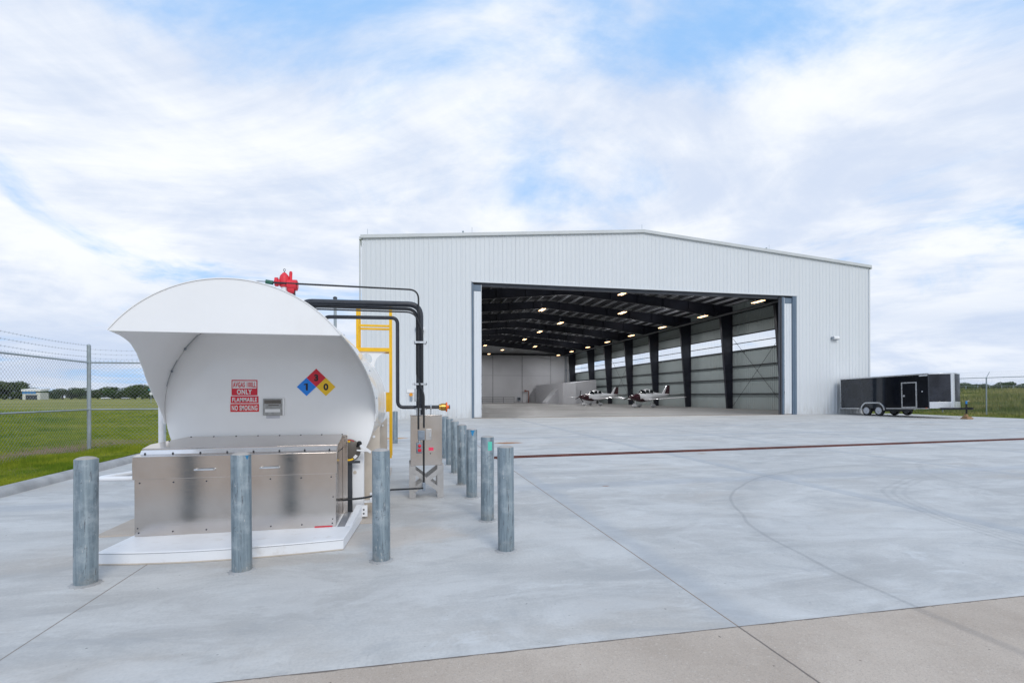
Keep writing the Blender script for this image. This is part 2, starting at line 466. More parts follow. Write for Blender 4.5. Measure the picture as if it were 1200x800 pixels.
    g.put(b.inputs['Normal'], g.bump(g.math('ADD', g.math('MULTIPLY', fine, .5), g.math('MULTIPLY', grit, .5)), .22, .006))
    return m
M['apron'] = apron_mat()

def old_mat():
    m, nt, b = newmat('old_exposed_aggregate'); g = N(nt); co = g.coord(); s = g.sep(co); x, y = s[0], s[1]
    big = g.noise(co, .55, 6, .62, .4); mid = g.noise(co, 4, 6, .65); grit = g.noise(co, 120, 5, .75); peb = g.noise(co, 55, 4, .6)
    c = g.mix(g.ramp(big, .3, .7), (.455,.375,.305), (.60,.51,.425))
    c = g.mix(g.ramp(mid, .45, .75, 0, .35), c, (.43,.35,.285))
    c = g.mix(g.ramp(grit, .48, .68, 0, .6), c, (.30,.24,.195))
    c = g.mix(g.ramp(peb, .58, .70, 0, .5), c, (.70,.63,.55))
    spot = g.noise(co, 9, 3, .55)
    c = g.mix(g.ramp(spot, .715, .745, 0, .8), c, (.12,.10,.085))
    rust = g.noise(g.mapping(co, (1,1,1), (4,2,0)), 6, 4, .6)
    c = g.mix(g.ramp(rust, .70, .74, 0, .7), c, (.22,.11,.055))
    pale = g.noise(g.mapping(co, (3.0,.9,1), (4,2,0), (0,0,R(-8))), 1.0, 7, .7)
    c = g.mix(g.ramp(pale, .58, .8, 0, .4), c, (.66,.58,.50))
    jd = g.math('ABSOLUTE', g.math('ADD', g.math('SUBTRACT', x, 3.84), g.math('MULTIPLY', g.math('SUBTRACT', mid, .5), .02)))
    c = g.mix(g.math('MULTIPLY', g.ramp(jd, .004, .011, 1, 0), .8), c, (.13,.11,.10))
    jd2 = g.math('ABSOLUTE', g.math('SUBTRACT', x, 5.32))
    c = g.mix(g.math('MULTIPLY', g.ramp(jd2, .015, .07, 1, 0), .3), c, (.22,.20,.19))
    ed = g.math('ADD', g.math('SUBTRACT', -3.70, y), g.math('MULTIPLY', g.math('SUBTRACT', mid, .5), .05))
    c = g.mix(g.ramp(ed, .006, .02, .85, 0), c, (.12,.105,.095))
    g.put(b.inputs['Base Color'], c); b.inputs['Roughness'].default_value = .85; b.inputs['Specular IOR Level'].default_value = .3
    g.put(b.inputs['Normal'], g.bump(g.math('ADD', grit, g.math('MULTIPLY', peb, .7)), .55, .008))
    return m
M['old'] = old_mat()

def grass_ground():
    m, nt, b = newmat('grass_field_soil'); g = N(nt); co = g.coord(); s = g.sep(co); x, y = s[0], s[1]
    big = g.noise(g.mapping(co, (.045,.045,1)), 1.0, 7, .65, .5)
    mid = g.noise(co, .45, 7, .68); fine = g.noise(co, 6, 6, .75)
    c = g.mix(g.ramp(big, .36, .64), (.125,.170,.018), (.285,.265,.060))
    c = g.mix(g.ramp(mid, .42, .72, 0, .6), c, (.080,.130,.018))
    c = g.mix(g.ramp(fine, .40, .75, 0, .5), c, (.20,.20,.05))
    # worn soil strip below the fence
    d = g.math('ABSOLUTE', g.math('ADD', x, 7.8))
    f = g.math('MULTIPLY', g.ramp(g.math('ADD', d, g.math('MULTIPLY', g.math('SUBTRACT', mid, .5), 2.4)), .9, 2.1, 1, 0), g.ramp(y, 9.5, 15, 1, 0))
    c = g.mix(g.math('MULTIPLY', f, .95), c, g.mix(fine, (.20,.125,.075), (.33,.23,.15)))
    # dry bands across the open field
    band = g.noise(g.mapping(co, (.012,.06,1), (2,5,0)), 1.0, 6, .65)
    far = g.math('MAXIMUM', g.ramp(x, -22, -45), g.ramp(x, 46, 60))
    c = g.mix(g.math('MULTIPLY', g.ramp(band, .40, .64), g.math('MULTIPLY', far, .75)), c, (.36,.32,.13))
    g.put(b.inputs['Base Color'], c); b.inputs['Roughness'].default_value = .95; b.inputs['Specular IOR Level'].default_value = .1
    g.put(b.inputs['Normal'], g.bump(fine, .9, .08))
    return m
M['ground'] = grass_ground()

def leafy(name, a, bcol, scale=.5, trans=.0):
    m, nt, b = newmat(name); g = N(nt); co = g.coord()
    rnd = g.new('ShaderNodeObjectInfo').outputs['Random']
    n = g.noise(co, scale, 4, .6); n2 = g.noise(co, scale*9, 3, .6)
    f = g.math('ADD', g.math('MULTIPLY', n, .6), g.math('MULTIPLY', n2, .4))
    c = g.mix(g.ramp(f, .35, .65), a, bcol)
    hs = g.new('ShaderNodeHueSaturation'); g.put(hs.inputs['Color'], c)
    g.put(hs.inputs['Hue'], g.ramp(rnd, 0, 1, .485, .515, False)); g.put(hs.inputs['Value'], g.ramp(rnd, 0, 1, .85, 1.15, False))
    g.put(b.inputs['Base Color'], hs.outputs[0]); b.inputs['Roughness'].default_value = .8; b.inputs['Specular IOR Level'].default_value = .15
    return m
M['leaf'] = leafy('tree_leaves', (.038,.068,.020), (.105,.145,.045))
M['blade'] = leafy('green_grass_blades', (.085,.155,.010), (.32,.33,.030), .25)
M['tall'] = leafy('tall_meadow_grass', (.105,.155,.028), (.36,.33,.125), .12)
M['rust'] = plain('rusted_grating', (.125,.036,.024), .8, .2, vary=.4, scale=2.0, dirt=(.05,.025,.02), dirt_amt=.6, dirt_scale=5)
M['thresh'] = plain('brown_threshold_plate', (.30,.20,.11), .6, vary=.2)

# ------------------------------------------------------------------ world, sun, camera
def make_world():
    w = bpy.data.worlds.new('World'); scene.world = w; w.use_nodes = True
    nt = w.node_tree; nt.nodes.clear(); g = N(nt)
    out = g.new('ShaderNodeOutputWorld'); bg = g.new('ShaderNodeBackground'); nt.links.new(bg.outputs[0], out.inputs[0])
    sky = g.new('ShaderNodeTexSky', sky_type='NISHITA'); sky.sun_disc = False
    sky.sun_elevation = R(SUN_EL); sky.sun_rotation = R(SUN_AZ); sky.air_density = 1.0; sky.dust_density = 1.0; sky.ozone_density = 2.0
    d = g.coord('Generated'); s = g.sep(d)
    h = g.math('ADD', g.math('MAXIMUM', s[2], 0.0), .16)
    p = g.comb(g.math('DIVIDE', s[0], h), g.math('DIVIDE', s[1], h), 0.0)
    p = g.mapping(p, (1,1,1), (-5.4,-3.1,0), (0,0,R(20)))
    cover = g.noise(p, .75, 10, .60, .7)
    shade = g.noise(g.mapping(p, (1,1,1), (7.1,3.3,0)), .55, 10, .60, 1.2)
    wisp = g.noise(g.mapping(p, (1,1,1), (2.1,8.3,0)), 2.4, 7, .60, .4)
    lift = g.ramp(s[2], .40, .60, .0, .15, False)            # thinner cloud overhead
    mask = g.ramp(g.math('SUBTRACT', g.math('ADD', cover, g.math('MULTIPLY', g.math('SUBTRACT', wisp, .5), .16)), lift), .305, .50)
    f = g.math('ADD', g.math('MULTIPLY', shade, .68), g.math('MULTIPLY', wisp, .32))
    cloud = g.mix(g.ramp(f, .38, .58), (6.1,6.9,8.4), (8.9,9.15,9.5))
    low = g.ramp(s[2], .0, .26, .95, 0)                        # bluer grey banks near the horizon
    cloud = g.mix(g.math('MULTIPLY', low, g.ramp(g.noise(g.mapping(p, (.5,1,1), (3,1,0)), .8, 6, .6), .36, .62, .35, 1)), cloud, (5.3,6.25,8.0))
    blue = g.mix(.85, sky.outputs[0], (3.3,5.9,9.8))
    c = g.mix(mask, blue, cloud)
    g.put(bg.inputs[0], c); bg.inputs[1].default_value = SKY
SUN_AZ = 168; SUN_EL = 38; SKY = .1
make_world()
sun = bpy.data.lights.new('sun', 'SUN'); sun.energy = 1.2; sun.angle = R(22); sun.color = (1,.955,.89)
so = bpy.data.objects.new('sun', sun); COL.objects.link(so)
az, el = R(SUN_AZ), R(SUN_EL)     # direction to the sun: clockwise from +Y, as in the sky texture
sd = Vector((math.sin(az)*math.cos(el), math.cos(az)*math.cos(el), math.sin(el)))
so.rotation_euler = sd.to_track_quat('Z', 'Y').to_euler()

cam = bpy.data.cameras.new('camera'); co_ = bpy.data.objects.new('camera', cam); COL.objects.link(co_)
cam.sensor_width = 36; cam.sensor_fit = 'HORIZONTAL'; cam.lens = 17.85; cam.shift_y = 63.5/1200
cam.clip_start = .05; cam.clip_end = 4000
YAW = R(11.8); CAM = Vector((1.6065, -6.8043, 1.585))
co_.matrix_world = Matrix.Translation(CAM) @ (Matrix.Rotation(-YAW, 4, 'Z') @ Matrix.Rotation(pi/2, 4, 'X') @ Matrix.Rotation(R(-.15), 4, 'Z'))
scene.camera = co_
def ray(t, d):
    """ground point at distance d along a bearing whose tangent is t"""
    return (CAM.x + d*(t*math.cos(YAW) + math.sin(YAW)), CAM.y + d*(-t*math.sin(YAW) + math.cos(YAW)))

# ------------------------------------------------------------------ ground
FZ = .086                          # hangar floor level
def sstep(a, b, v):
    t = np.clip((v-a)/(b-a), 0, 1); return t*t*(3-2*t)
def kerb_x(y): return -4.62 - .045*(y-2)
def apron_z(y): return FZ*np.clip((np.asarray(y, float)-7)/20, 0, 1) - .004
def field_z(x, y):
    x = np.asarray(x, float); y = np.asarray(y, float)
    d = np.hypot(x-CAM.x, y-CAM.y)
    left = .12 + .05*np.sin(x*.35)*np.cos(y*.4) - .28*sstep(-9, -13, x)*sstep(-30, -18, x) * .6
    right = .075 + .12*sstep(40.2, 43, x) + 1.75*sstep(48, 115, d)*sstep(42, 62, x) + .05*np.sin(x*.5+y*.3)*sstep(42, 50, x)
    return np.where(x > 20, right, left)
def sheet(name, xs, ys, zf, m, kind='structure', xf=None):
    X, Y = np.meshgrid(np.array(xs, float), np.array(ys, float))
    if xf is not None: X = X + xf(X, Y)
    Z = zf(X, Y)*np.ones_like(X)
    nx, ny = len(xs), len(ys)
    v = np.stack([X, Y, Z], -1).reshape(-1, 3)
    f = [(j*nx+i, j*nx+i+1, (j+1)*nx+i+1, (j+1)*nx+i) for j in range(ny-1) for i in range(nx-1)]
    mb = MB(); mb.v = v.tolist(); mb.f = f; mb.m = [0]*len(f)
    o = mb.build(name, m, smooth=60, fix=False)
    return tag(o, kind=kind)
xs = sorted(set([-900,-600,-400,-300,-200,-150,-110,-80,-60] + list(np.arange(-45,-6,1.5)) + [-6.2,-5.8,-5.4,-5.1] + [-4.9,-4,-1.3,-1.0,5,20,36,37.95,38.25,39.2, 40.0, 40.35] + list(np.arange(41,60,1.5)) + list(np.arange(60,180,8)) + [200,260,320,400,600,900]))
ys = sorted(set([-120,-60,-26] + list(np.arange(-10,60,1.5)) + [26.9,27.1,98.9,99.5,99.8] + list(np.arange(60,180,8)) + [200,260,330,400,480,600,1000]))
def terrain_z(x, y):
    z = field_z(x, y)
    inside = ((x > kerb_x(y) - .3) & (x < 40.2) & (y < 27.5)) | ((x > -1.2) & (x < 38.0) & (y >= 26.95) & (y < 99.6)) | (y < -3.6)
    return np.where(inside, -.35, z)
sheet('grass_field', xs, ys, terrain_z, M['ground'],
      xf=lambda X, Y: np.where((X < -4.8) & (X > -6), (-.045*(np.clip(Y,-12,60)-2)), 0) + np.where((X < -6) & (X > -7.5), 0, 0))
sheet('apron', [-8.5,-5,-3] + list(np.arange(0,40,4)) + [40.1], [-3.70] + list(np.arange(-2,27,2)) + [27.06], lambda x, y: apron_z(y), M['apron'])
sheet('old_pavement', [-60,-20,-5,0,5,10,20,40,80], [-40,-12,-8,-6,-5,-4,-3.70], lambda x, y: -.004, M['old'])
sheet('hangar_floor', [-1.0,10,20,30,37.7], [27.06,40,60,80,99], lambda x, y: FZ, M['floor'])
tag(MB().box(-1.85, 1.30, -.23, 4.7, -.1, .012).build('concrete_pad', M['pad'], bevel=.004), kind='structure')

def kerb():
    prof = [(0,-.02),(-.012,.06),(-.05,.115),(-.11,.14),(-.19,.14),(-.235,.12),(-.25,.05),(-.25,-.05)]
    ysk = list(np.arange(-8, 34.1, .75))
    rings = [[(kerb_x(y)+a, y, b + float(apron_z(y))) for a, b in prof] for y in ysk]
    mb = MB()
    for r0 in rings: mb.add(r0, [])
    n = len(prof)
    for i in range(len(rings)-1):
        for j in range(n-1):
            mb.f.append((i*n+j, i*n+j+1, (i+1)*n+j+1, (i+1)*n+j)); mb.m.append(0)
    tag(mb.build('kerb', M['kerb'], smooth=50), kind='structure')
kerb()

def drain():
    # rusted slot drain with a steel angle each side
    p0 = Vector((3.55, 5.97, 0)); p1 = Vector((39.5, 8.05, 0)); d = (p1-p0).normalized(); a = Vector((-d.y, d.x, 0))
    L = (p1-p0).length; g = MB(); n = int(L/.9)
    for side in (-1, 1):
        for k in range(n):
            q0 = p0 + d*(L*k/n) + a*(side*.135); q1 = p0 + d*(L*(k+1)/n) + a*(side*.135)
            z0 = float(apron_z(q0.y)) + .008; z1 = float(apron_z(q1.y)) + .008
            g.bar((q0.x,q0.y,z0), (q1.x,q1.y,z1), .06, .03)
    for k in range(int(L/.075)):
        q = p0 + d*(.04 + k*.075); z = float(apron_z(q.y)) + .002
        q0, q1 = q - a*.11, q + a*.11
        g.bar((q0.x,q0.y,z), (q1.x,q1.y,z), .045, .02)
    o = g.build('trench_drain', M['rust'], smooth=0)
    tag(o, 'long rusty trench drain grating crossing the concrete apron', 'drain')
drain()

# ------------------------------------------------------------------ fuel tank
TR, TZ = 1.22, 1.452
tank = thing('fuel_tank', 'large white horizontal fuel tank with a scooped hood over its front end', 'fuel tank', (0, 1.9, 0))
m = MB()
m.lathe([(1.19, .02), (TR, .05), (TR, 3.75), (1.17, 3.86), (.9, 3.98), (.4, 4.06), (.01, 4.08)], (0,0,TZ), 'y', 96)
m.build('shell', M['tank_white'], tank, smooth=30)
m = MB()
m.lathe([(.01, -.012), (.8, -.011), (1.12, -.008), (1.20, .0), (1.2215, .008), (1.2235, .03)], (0,0,TZ), 'y', 96)
m.build('head', M['tank_white'], tank, smooth=40)
def hood():
    cut = [(36.35,-1.66),(35.0,-1.40),(32.4,-1.16),(28,-.94),(20.5,-.67),(11,-.40),(2.5,-.17),(-4.5,-.045),(-9,-.04)]
    ta = [c[0] for c in cut][::-1]; tw = [c[1] for c in cut][::-1]
    ang = list(np.linspace(-9, 36.35, 40)) + list(np.linspace(38, 142, 60)) + list(np.linspace(143.65, 189, 40))
    def w0(a):
        if 36.35 <= a <= 143.65: return -1.66
        b = a if a < 90 else 180-a
        return float(np.interp(b, ta, tw))
    K = 14; ro, ri = TR+.013, TR+.004
    vs = []
    for a in ang:
        c, s_ = math.cos(R(a)), math.sin(R(a))
        for rad in (ro, ri):
            for k in range(K+1):
                w = w0(a) + (.46 - w0(a))*k/K
                vs.append((rad*c, w, TZ+rad*s_))
    fs = []; S = 2*(K+1)
    for i in range(len(ang)-1):
        for k in range(K):
            o = i*S+k; q = (i+1)*S+k
            fs.append((o, o+1, q+1, q)); o += K+1; q += K+1; fs.append((o, q, q+1, o+1))
        o = i*S; q = (i+1)*S
        fs.append((o, q, q+K+1, o+K+1)); fs.append((o+K, o+2*K+1, q+2*K+1, q+K))
    mb = MB().add(vs, fs)
    for s_ in (0, len(ang)-1):
        o = s_*S; mb.f.append(tuple(list(range(o, o+K+1)) + list(range(o+2*K+1, o+K, -1)))); mb.m.append(0)
    h_ = mb.build('hood', M['tank_white'], tank, smooth=30)
    for a in (22, 5, 48, 160, 172, 70, 110, 132):
        c, s_ = math.cos(R(a)), math.sin(R(a)); p = Vector((ro*c, .03, TZ+ro*s_)); nrm = Vector((c, 0, s_))
        MB().cyl(p - nrm*.004, p + nrm*.012, .012, 6).build('rim_bolt', M['zinc'], h_)
    # dark bracket gaps along the seam inside the hood
    for a0, a1, ac in ((134,146,144.5), (152,168,159), (127.5,128.6,128)):
        g = MB(); pts = [((TR-.001)*math.cos(R(a)), -.022, TZ+(TR-.001)*math.sin(R(a))) for a in np.linspace(a0, a1, 14)]
        g.tube(pts, .0028, 6); g.sphere(((TR-.008)*math.cos(R(ac)), -.030, TZ+(TR-.008)*math.sin(R(ac))), .014, 8, 6)
        g.build('seam_bracket', M['grey_box'], tank)
hood()
rad = TR+.003; zc = 2.175; a0 = math.degrees(math.asin((zc-TZ)/rad))
pts = [(rad*math.cos(R(a)), -1.652, TZ+rad*math.sin(R(a))) for a in np.linspace(a0, 180-a0, 64)]
m = MB().prism(pts, (0,.006,0))
xh = rad*math.cos(R(a0)); m.box(-xh+.004, xh-.004, -1.651, -1.60, zc-.004, zc+.003)
m.build('front_plate', M['tank_white'], tank, smooth=30)
for yy in (.40, 3.1):
    hole = []
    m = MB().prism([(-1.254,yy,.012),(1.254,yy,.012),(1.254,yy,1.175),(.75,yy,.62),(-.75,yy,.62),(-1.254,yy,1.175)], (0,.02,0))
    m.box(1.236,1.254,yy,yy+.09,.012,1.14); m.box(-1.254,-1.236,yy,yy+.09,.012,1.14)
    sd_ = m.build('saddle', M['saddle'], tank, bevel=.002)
    MB().cyl((1.175,yy-.006,1.03),(1.175,yy,1.03),.019,14).build('bright_hole_disc', M['skid_white'], sd_)  # white disc painted for the brightness seen through a hole
m = MB().box(.925,1.07,.005,.03,.115,.98); m.box(1.05,1.07,.03,.12,.115,.98)
lg = m.build('support_leg', M['skid_white'], tank, bevel=.003)
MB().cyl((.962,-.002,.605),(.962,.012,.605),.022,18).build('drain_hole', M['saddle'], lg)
m = MB().box(-1.07,-.925,.005,.03,.115,.75); m.box(-1.07,-1.05,.03,.12,.115,.75); m.build('support_leg', M['skid_white'], tank, bevel=.003)
# curved skid
arcp = []
for t in np.linspace(0, 1, 21):
    x = -1.262 + t*2.232; arcp.append((x, -1.305 - .125*4*t*(1-t)*(1.0-.25*t), .0))
top = [(x,y,.002) for x,y,_ in arcp] + [(1.055,-.04,.002),(-1.20,-.04,.002)]
sk = MB().prism(top, (0,0,.111)); sk.build('skid', M['skid_white'], tank, bevel=.006)
m = MB()
for i in range(len(arcp)-1):
    p, q = arcp[i], arcp[i+1]
    m.bar((p[0],p[1]-.003,.004),(q[0],q[1]-.003,.004),.006,.012)
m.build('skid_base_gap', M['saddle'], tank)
m = MB()
for i in range(len(arcp)-1):
    p, q = arcp[i], arcp[i+1]
    m.bar((p[0],p[1]-.0012,.100),(q[0],q[1]-.0012,.100),.003,.003)
m.build('skid_fold_line', M['drip'], tank)
m = MB().prism([(.93,-.79,.1135),(.985,-.04,.1135),(.985,-.04,.20),(.93,-.79,.118)], (.07,0,0)); m.build('side_flange', M['skid_white'], tank, bevel=.003)
m = MB().box(1.0,1.12,-.06,-.048,.045,.19); br = m.build('skid_bracket', M['skid_white'], tank, bevel=.002)
for zz in (.085,.135): MB().cyl((1.075,-.063,zz),(1.075,-.05,zz),.011,12).build('bolt_hole', M['sign_black'], br)
m = MB().box(1.05,1.2,.10,.2,.19,.205); m.cyl((1.15,.15,.205),(1.15,.15,.31),.014,10); m.build('anchor_foot', M['skid_white'], tank)
MB().box(.845,.925,-.79,-.05,.113,.117).build('drip_strip', M['drip'], tank)

# white tube rack beside the tank
rk = thing('hose_rack', 'white bent tube rack sticking out left of the tank', 'hose rack', (-1.6,.6,0))
MB().tube(roundpath([(-1.15,.08,.60),(-2.0,.10,.61),(-1.25,1.05,.66)], .06), .030, 14).build('rack_loop', M['skid_white'], rk)
m = MB().cyl((-1.285,.06,.0),(-1.285,.06,1.47),.030,14); m.sphere((-1.285,.06,1.47),.030,12,6); m.build('upright', M['skid_white'], rk)

# ------------------------------------------------------------------ stainless hose cabinet
cab = thing('hose_cabinet', 'brushed stainless steel cabinet with two lid handles in front of the white tank', 'cabinet', (-.18,-.45,.113))
CX0, CX1, CY = -1.19, .828, -.77
m = MB().box(CX0, CX1, CY, -.10, .1135, .93)
m.bolts([(x, CY, z) for x in np.linspace(CX0+.04, CX1-.04, 7) for z in (.152,)] + [(x, CY, .675) for x in np.linspace(CX0+.05, CX1-.05, 7)], .009, m=1)
m.bolts([(CX1-.035,CY,.20),(CX0+.03,CY,.20),(CX1-.03,CY,.45)], .008, m=1)
m.build('body', [M['steel'], M['dark_steel']], cab, smooth=25, bevel=.003)
m = MB()
lid = [(-1.20,CY-.024,.715),(-1.20,CY-.024,.955),(-1.20,CY+.085,.968),(-1.20,CY+.085,.945),(-1.20,CY-.002,.938),(-1.20,CY-.002,.715)]
m.prism([(a,b,c) for a,b,c in lid], (2.042,0,0))
ld = m.build('lid', M['steel'], cab, smooth=25, bevel=.004)
for hx in (-.507, .142):
    h = MB().tube(roundpath([(hx-.092,CY-.022,.80),(hx-.092,CY-.060,.806),(hx+.092,CY-.060,.806),(hx+.092,CY-.022,.80)], .012, 4), .0085, 10)
    h.build('handle', M['zinc'], ld)
m = MB().prism([(CX0+.012,CY+.088,.931),(CX0+.012,CY+.088,.968),(CX0+.012,CY+.118,1.006),(CX0+.012,CY+.17,1.006),(CX0+.012,CY+.17,.931)], (CX1-CX0-.016,0,0))
m.bolts([(x, CY+.092,.974) for x in np.linspace(CX0+.06, CX1-.08, 8)], .010, (0,-.7,.7), m=1); m.build('slot_strip', [M['steel_reflect'], M['dark_steel']], cab)
tp = [(CX0, CY+.165, 0), (.829, CY+.165, 0), (.829, -.085, 0), (-.935, -.085, 0), (CX0, -.42, 0)]
def topz(y): return 1.022 + (y-(CY+.165))*.165
vs = [(x,y,topz(y)) for x,y,_ in tp] + [(x,y,.94) for x,y,_ in tp]
m = MB().add(vs, [(0,1,2,3,4),(9,8,7,6,5)] + [(i,(i+1)%5,5+(i+1)%5,5+i) for i in range(5)])
m.bolts([(x, -.10, topz(-.10)) for x in np.linspace(-.9,.82,8)], .010, (0,0,1), m=1); m.bolts([(-1.06,-.28,topz(-.28))], .009, (0,0,1), m=1)
m.build('sloped_top', [M['steel'], M['dark_steel']], cab, smooth=25, bevel=.003)
m = MB().box(.829,.888,-.142,-.128,.115,1.10)
m.bolts([(.845,-.142,1.07),(.872,-.142,1.08),(.855,-.142,1.03),(.876,-.142,1.0)], .007, m=1); m.build('rear_flange', [M['steel'], M['dark_steel']], cab, smooth=25, bevel=.002)
MB().tube([(.60,CY-.008,.119),(.7,CY-.010,.12),(.79,CY-.008,.1195)], .006, 8).build('hose_end', M['sign_red'], cab)

# ------------------------------------------------------------------ grounding reel
rl = thing('grounding_reel', 'round grey brown static grounding reel with clamp on a dark post beside the cabinet', 'cable reel', (.9,-.06,.113))
MB().box(.875,.935,-.075,-.03,.114,.76).build('post', M['dark_steel'], rl, bevel=.003)
m = MB().lathe([(.02,-.09),(.125,-.088),(.142,-.08),(.145,-.03),(.135,-.02),(.02,-.018)], (.895,-.02,.895), 'y', 40)
dr = m.build('drum', M['reel'], rl)
def arcpatch(r0, r1, a0, a1, y, n=16):
    A = np.linspace(R(a0), R(a1), n)
    p = [(.895+r1*math.cos(a), y, .895+r1*math.sin(a)) for a in A] + [(.895+r0*math.cos(a), y, .895+r0*math.sin(a)) for a in A[::-1]]
    return MB().prism(p, (0,.002,0))
arcpatch(.105,.125,215,300,-.1125).build('yellow_band', M['sign_yellow'], dr)
arcpatch(.095,.13,305,330,-.1128).build('white_tag', M['sign_white'], dr)
arcpatch(.11,.13,80,95,-.1127).build('yellow_mark', M['sign_yellow'], dr)
arcpatch(.135,.142,60,120,-.1124).build('red_band', M['sign_red'], dr)
m = MB().sphere((1.03,-.15,.99), .032, 14, 9); m.cyl((1.0,-.12,.95),(1.03,-.15,.985),.012,8); m.build('knob', M['black'], rl)
m = MB().tube(roundpath([(1.0,-.16,.905),(1.15,-.16,.89),(1.17,-.16,.865),(1.04,-.16,.97)], .01, 3), .010, 8); m.bar((1.045,-.16,.965),(1.17,-.16,.88),.02,.03)
m.build('clamp', M['skid_white'], rl)
MB().box(.86,1.035,-.10,-.085,.735,.765).build('bracket', M['dark_steel'], rl)

# ------------------------------------------------------------------ emergency valve on top of the tank
vv = thing('red_valve', 'bright red valve assembly standing above the tank top', 'valve', (-.2,1.45,2.66))
m = MB().lathe([(.045,3.235),(.07,3.25),(.072,3.37),(.062,3.41),(.034,3.445),(.02,3.46)], (-.195,1.45,0), 'z', 24)
m.cyl((-.29,1.45,3.31),(-.15,1.45,3.31),.045,20)
m.build('body', M['red_valve'], vv)
m = MB().cyl((-.325,1.45,3.315),(-.285,1.45,3.315),.068,24); m.bolts([(-.325,1.45+.052*math.cos(a),3.315+.052*math.sin(a)) for a in np.linspace(0,2*pi,7)[:-1]], .011, (-1,0,0)); m.build('flange', M['red_valve'], vv)
m = MB().cyl((-.15,1.45,3.275),(-.015,1.45,3.275),.083,28); m.cyl((-.05,1.45,3.275),(-.005,1.45,3.275),.06,20); m.cyl((-.14,1.45,3.2),(-.05,1.45,3.2),.055,16); m.build('actuator', M['red_valve'], vv)
m = MB().cyl((-.108,1.45,3.35),(-.104,1.45,3.465),.023,14); m.sphere((-.104,1.45,3.465),.023,12,6); m.build('stem_cap', M['red_valve'], vv)
m = MB().tube([(-.195+.014*math.cos(a),1.45,3.50+.019*math.sin(a)) for a in np.linspace(0,2*pi,15)[:-1]], .004, 6, closed=True); m.cyl((-.195,1.45,3.455),(-.195,1.45,3.485),.006,8); m.build('lifting_eye', M['dark_steel'], vv)
MB().cyl((-.195,1.45,2.66),(-.195,1.45,3.24),.045,20).build('riser', M['skid_white'], vv)
MB().cyl((-.06,1.45,2.66),(-.06,1.45,3.2),.022,14).build('drain_leg', M['black_pipe'], vv)

# ------------------------------------------------------------------ pipework
pw = thing('fuel_pipework', 'dark slate pipes running from the tank top down to the steel pump box', 'pipework', (1.8,1.45,1.3))
MB().tube(roundpath([(.02,1.45,2.62),(.02,1.45,3.03),(1.838,1.45,3.045),(1.838,1.45,1.285)], .19), .046, 18).build('supply_pipe', M['black_pipe'], pw)
MB().tube(roundpath([(.02,1.53,2.62),(.02,1.53,2.985),(1.79,1.53,2.985),(1.79,1.53,1.285)], .17), .022, 12).build('return_pipe', M['black_pipe'], pw)
def conduit(name, pts, rad, r, mat=M['conduit']):
    path = roundpath(pts, rad); out = []; rr = []
    # ribbed flexible sleeve
    tot = 0; L = [0]
    for i in range(1, len(path)): tot += (path[i]-path[i-1]).length; L.append(tot)
    n = min(int(tot/.012), 420); j = 0
    for k in range(n+1):
        t = tot*k/n
        while j < len(L)-2 and L[j+1] < t: j += 1
        w = (t-L[j])/max(1e-6, L[j+1]-L[j]); out.append(path[j].lerp(path[j+1], min(1,w))); rr.append(r*(1.0 if k % 2 else .86))
    MB().tube(out, rr, 10).build(name, mat, pw)
conduit('conduit', [(-.42,1.38,3.29),(1.805,1.36,3.26),(1.805,1.36,1.75),(1.795,1.17,1.55),(1.795,1.165,1.07)], .15, .015)
conduit('conduit', [(.10,1.40,2.70),(.20,1.40,2.948),(1.775,1.38,2.944),(1.775,1.38,1.9),(1.88,1.17,1.6),(1.878,1.165,1.09)], .16, .015)
conduit('conduit', [(.10,1.34,2.70),(.20,1.34,2.905),(1.75,1.33,2.90),(1.86,1.33,2.6),(1.86,1.33,1.30)], .20, .013)
MB().tube(roundpath([(.36,1.5,2.50),(.36,1.5,2.815),(1.478,1.5,2.83),(1.478,1.5,1.405),(2.15,1.5,1.405)], .10), .029, 16).build('discharge_pipe', M['black_pipe'], pw)
m = MB().lathe([(.03,2.125),(.048,2.135),(.048,2.16),(.06,2.165),(.06,2.235),(.05,2.24)], (0,1.5,1.405), 'x', 26); m.build('brass_coupling', M['brass'], pw)
m = MB().lathe([(.05,2.24),(.078,2.242),(.078,2.262),(.03,2.266),(.026,2.29)], (0,1.5,1.405), 'x', 26); m.build('orange_cap', M['orange'], pw)
m = MB().lathe([(.012,2.29),(.034,2.292),(.034,2.306),(.012,2.31)], (0,1.5,1.405), 'x', 18); m.build('cap_plug', M['dark_steel'], pw)
m = MB().tube([(2.0,1.5+.033*math.cos(a),1.405+.033*math.sin(a)) for a in np.linspace(0,2*pi,17)[:-1]], .010, 8, closed=True); m.cyl((2.0,1.5,1.285),(2.0,1.5,1.375),.012,10); m.build('pipe_stand', M['zinc'], pw)
for z in (2.43, 1.772):
    m = MB().box(1.735,1.93,1.30,1.312,z-.014,z+.014); m.box(1.735,1.93,1.55,1.562,z-.014,z+.014); m.bar((1.74,1.30,z),(1.74,1.56,z),.012,.028); m.bar((1.925,1.30,z),(1.925,1.56,z),.012,.028)
    m.cyl((1.72,1.31,z),(1.72,1.29,z),.02,8); m.build('pipe_clamp', M['zinc'], pw)
m = MB().lathe([(.047,1.40),(.10,1.402),(.10,1.425),(.047,1.427)], (1.838,1.45,0), 'z', 24); m.build('pipe_flange', M['black_pipe'], pw)
m = MB().lathe([(.047,1.365),(.10,1.367),(.10,1.392),(.047,1.394)], (1.838,1.45,0), 'z', 24); m.cyl((1.80,1.40,1.28),(1.80,1.40,1.37),.035,14); m.build('lower_flange', M['zinc'], pw)
MB().box(1.735,1.775,1.40,1.44,1.50,1.70).build('filter_tube', M['zinc'], pw, bevel=.006)
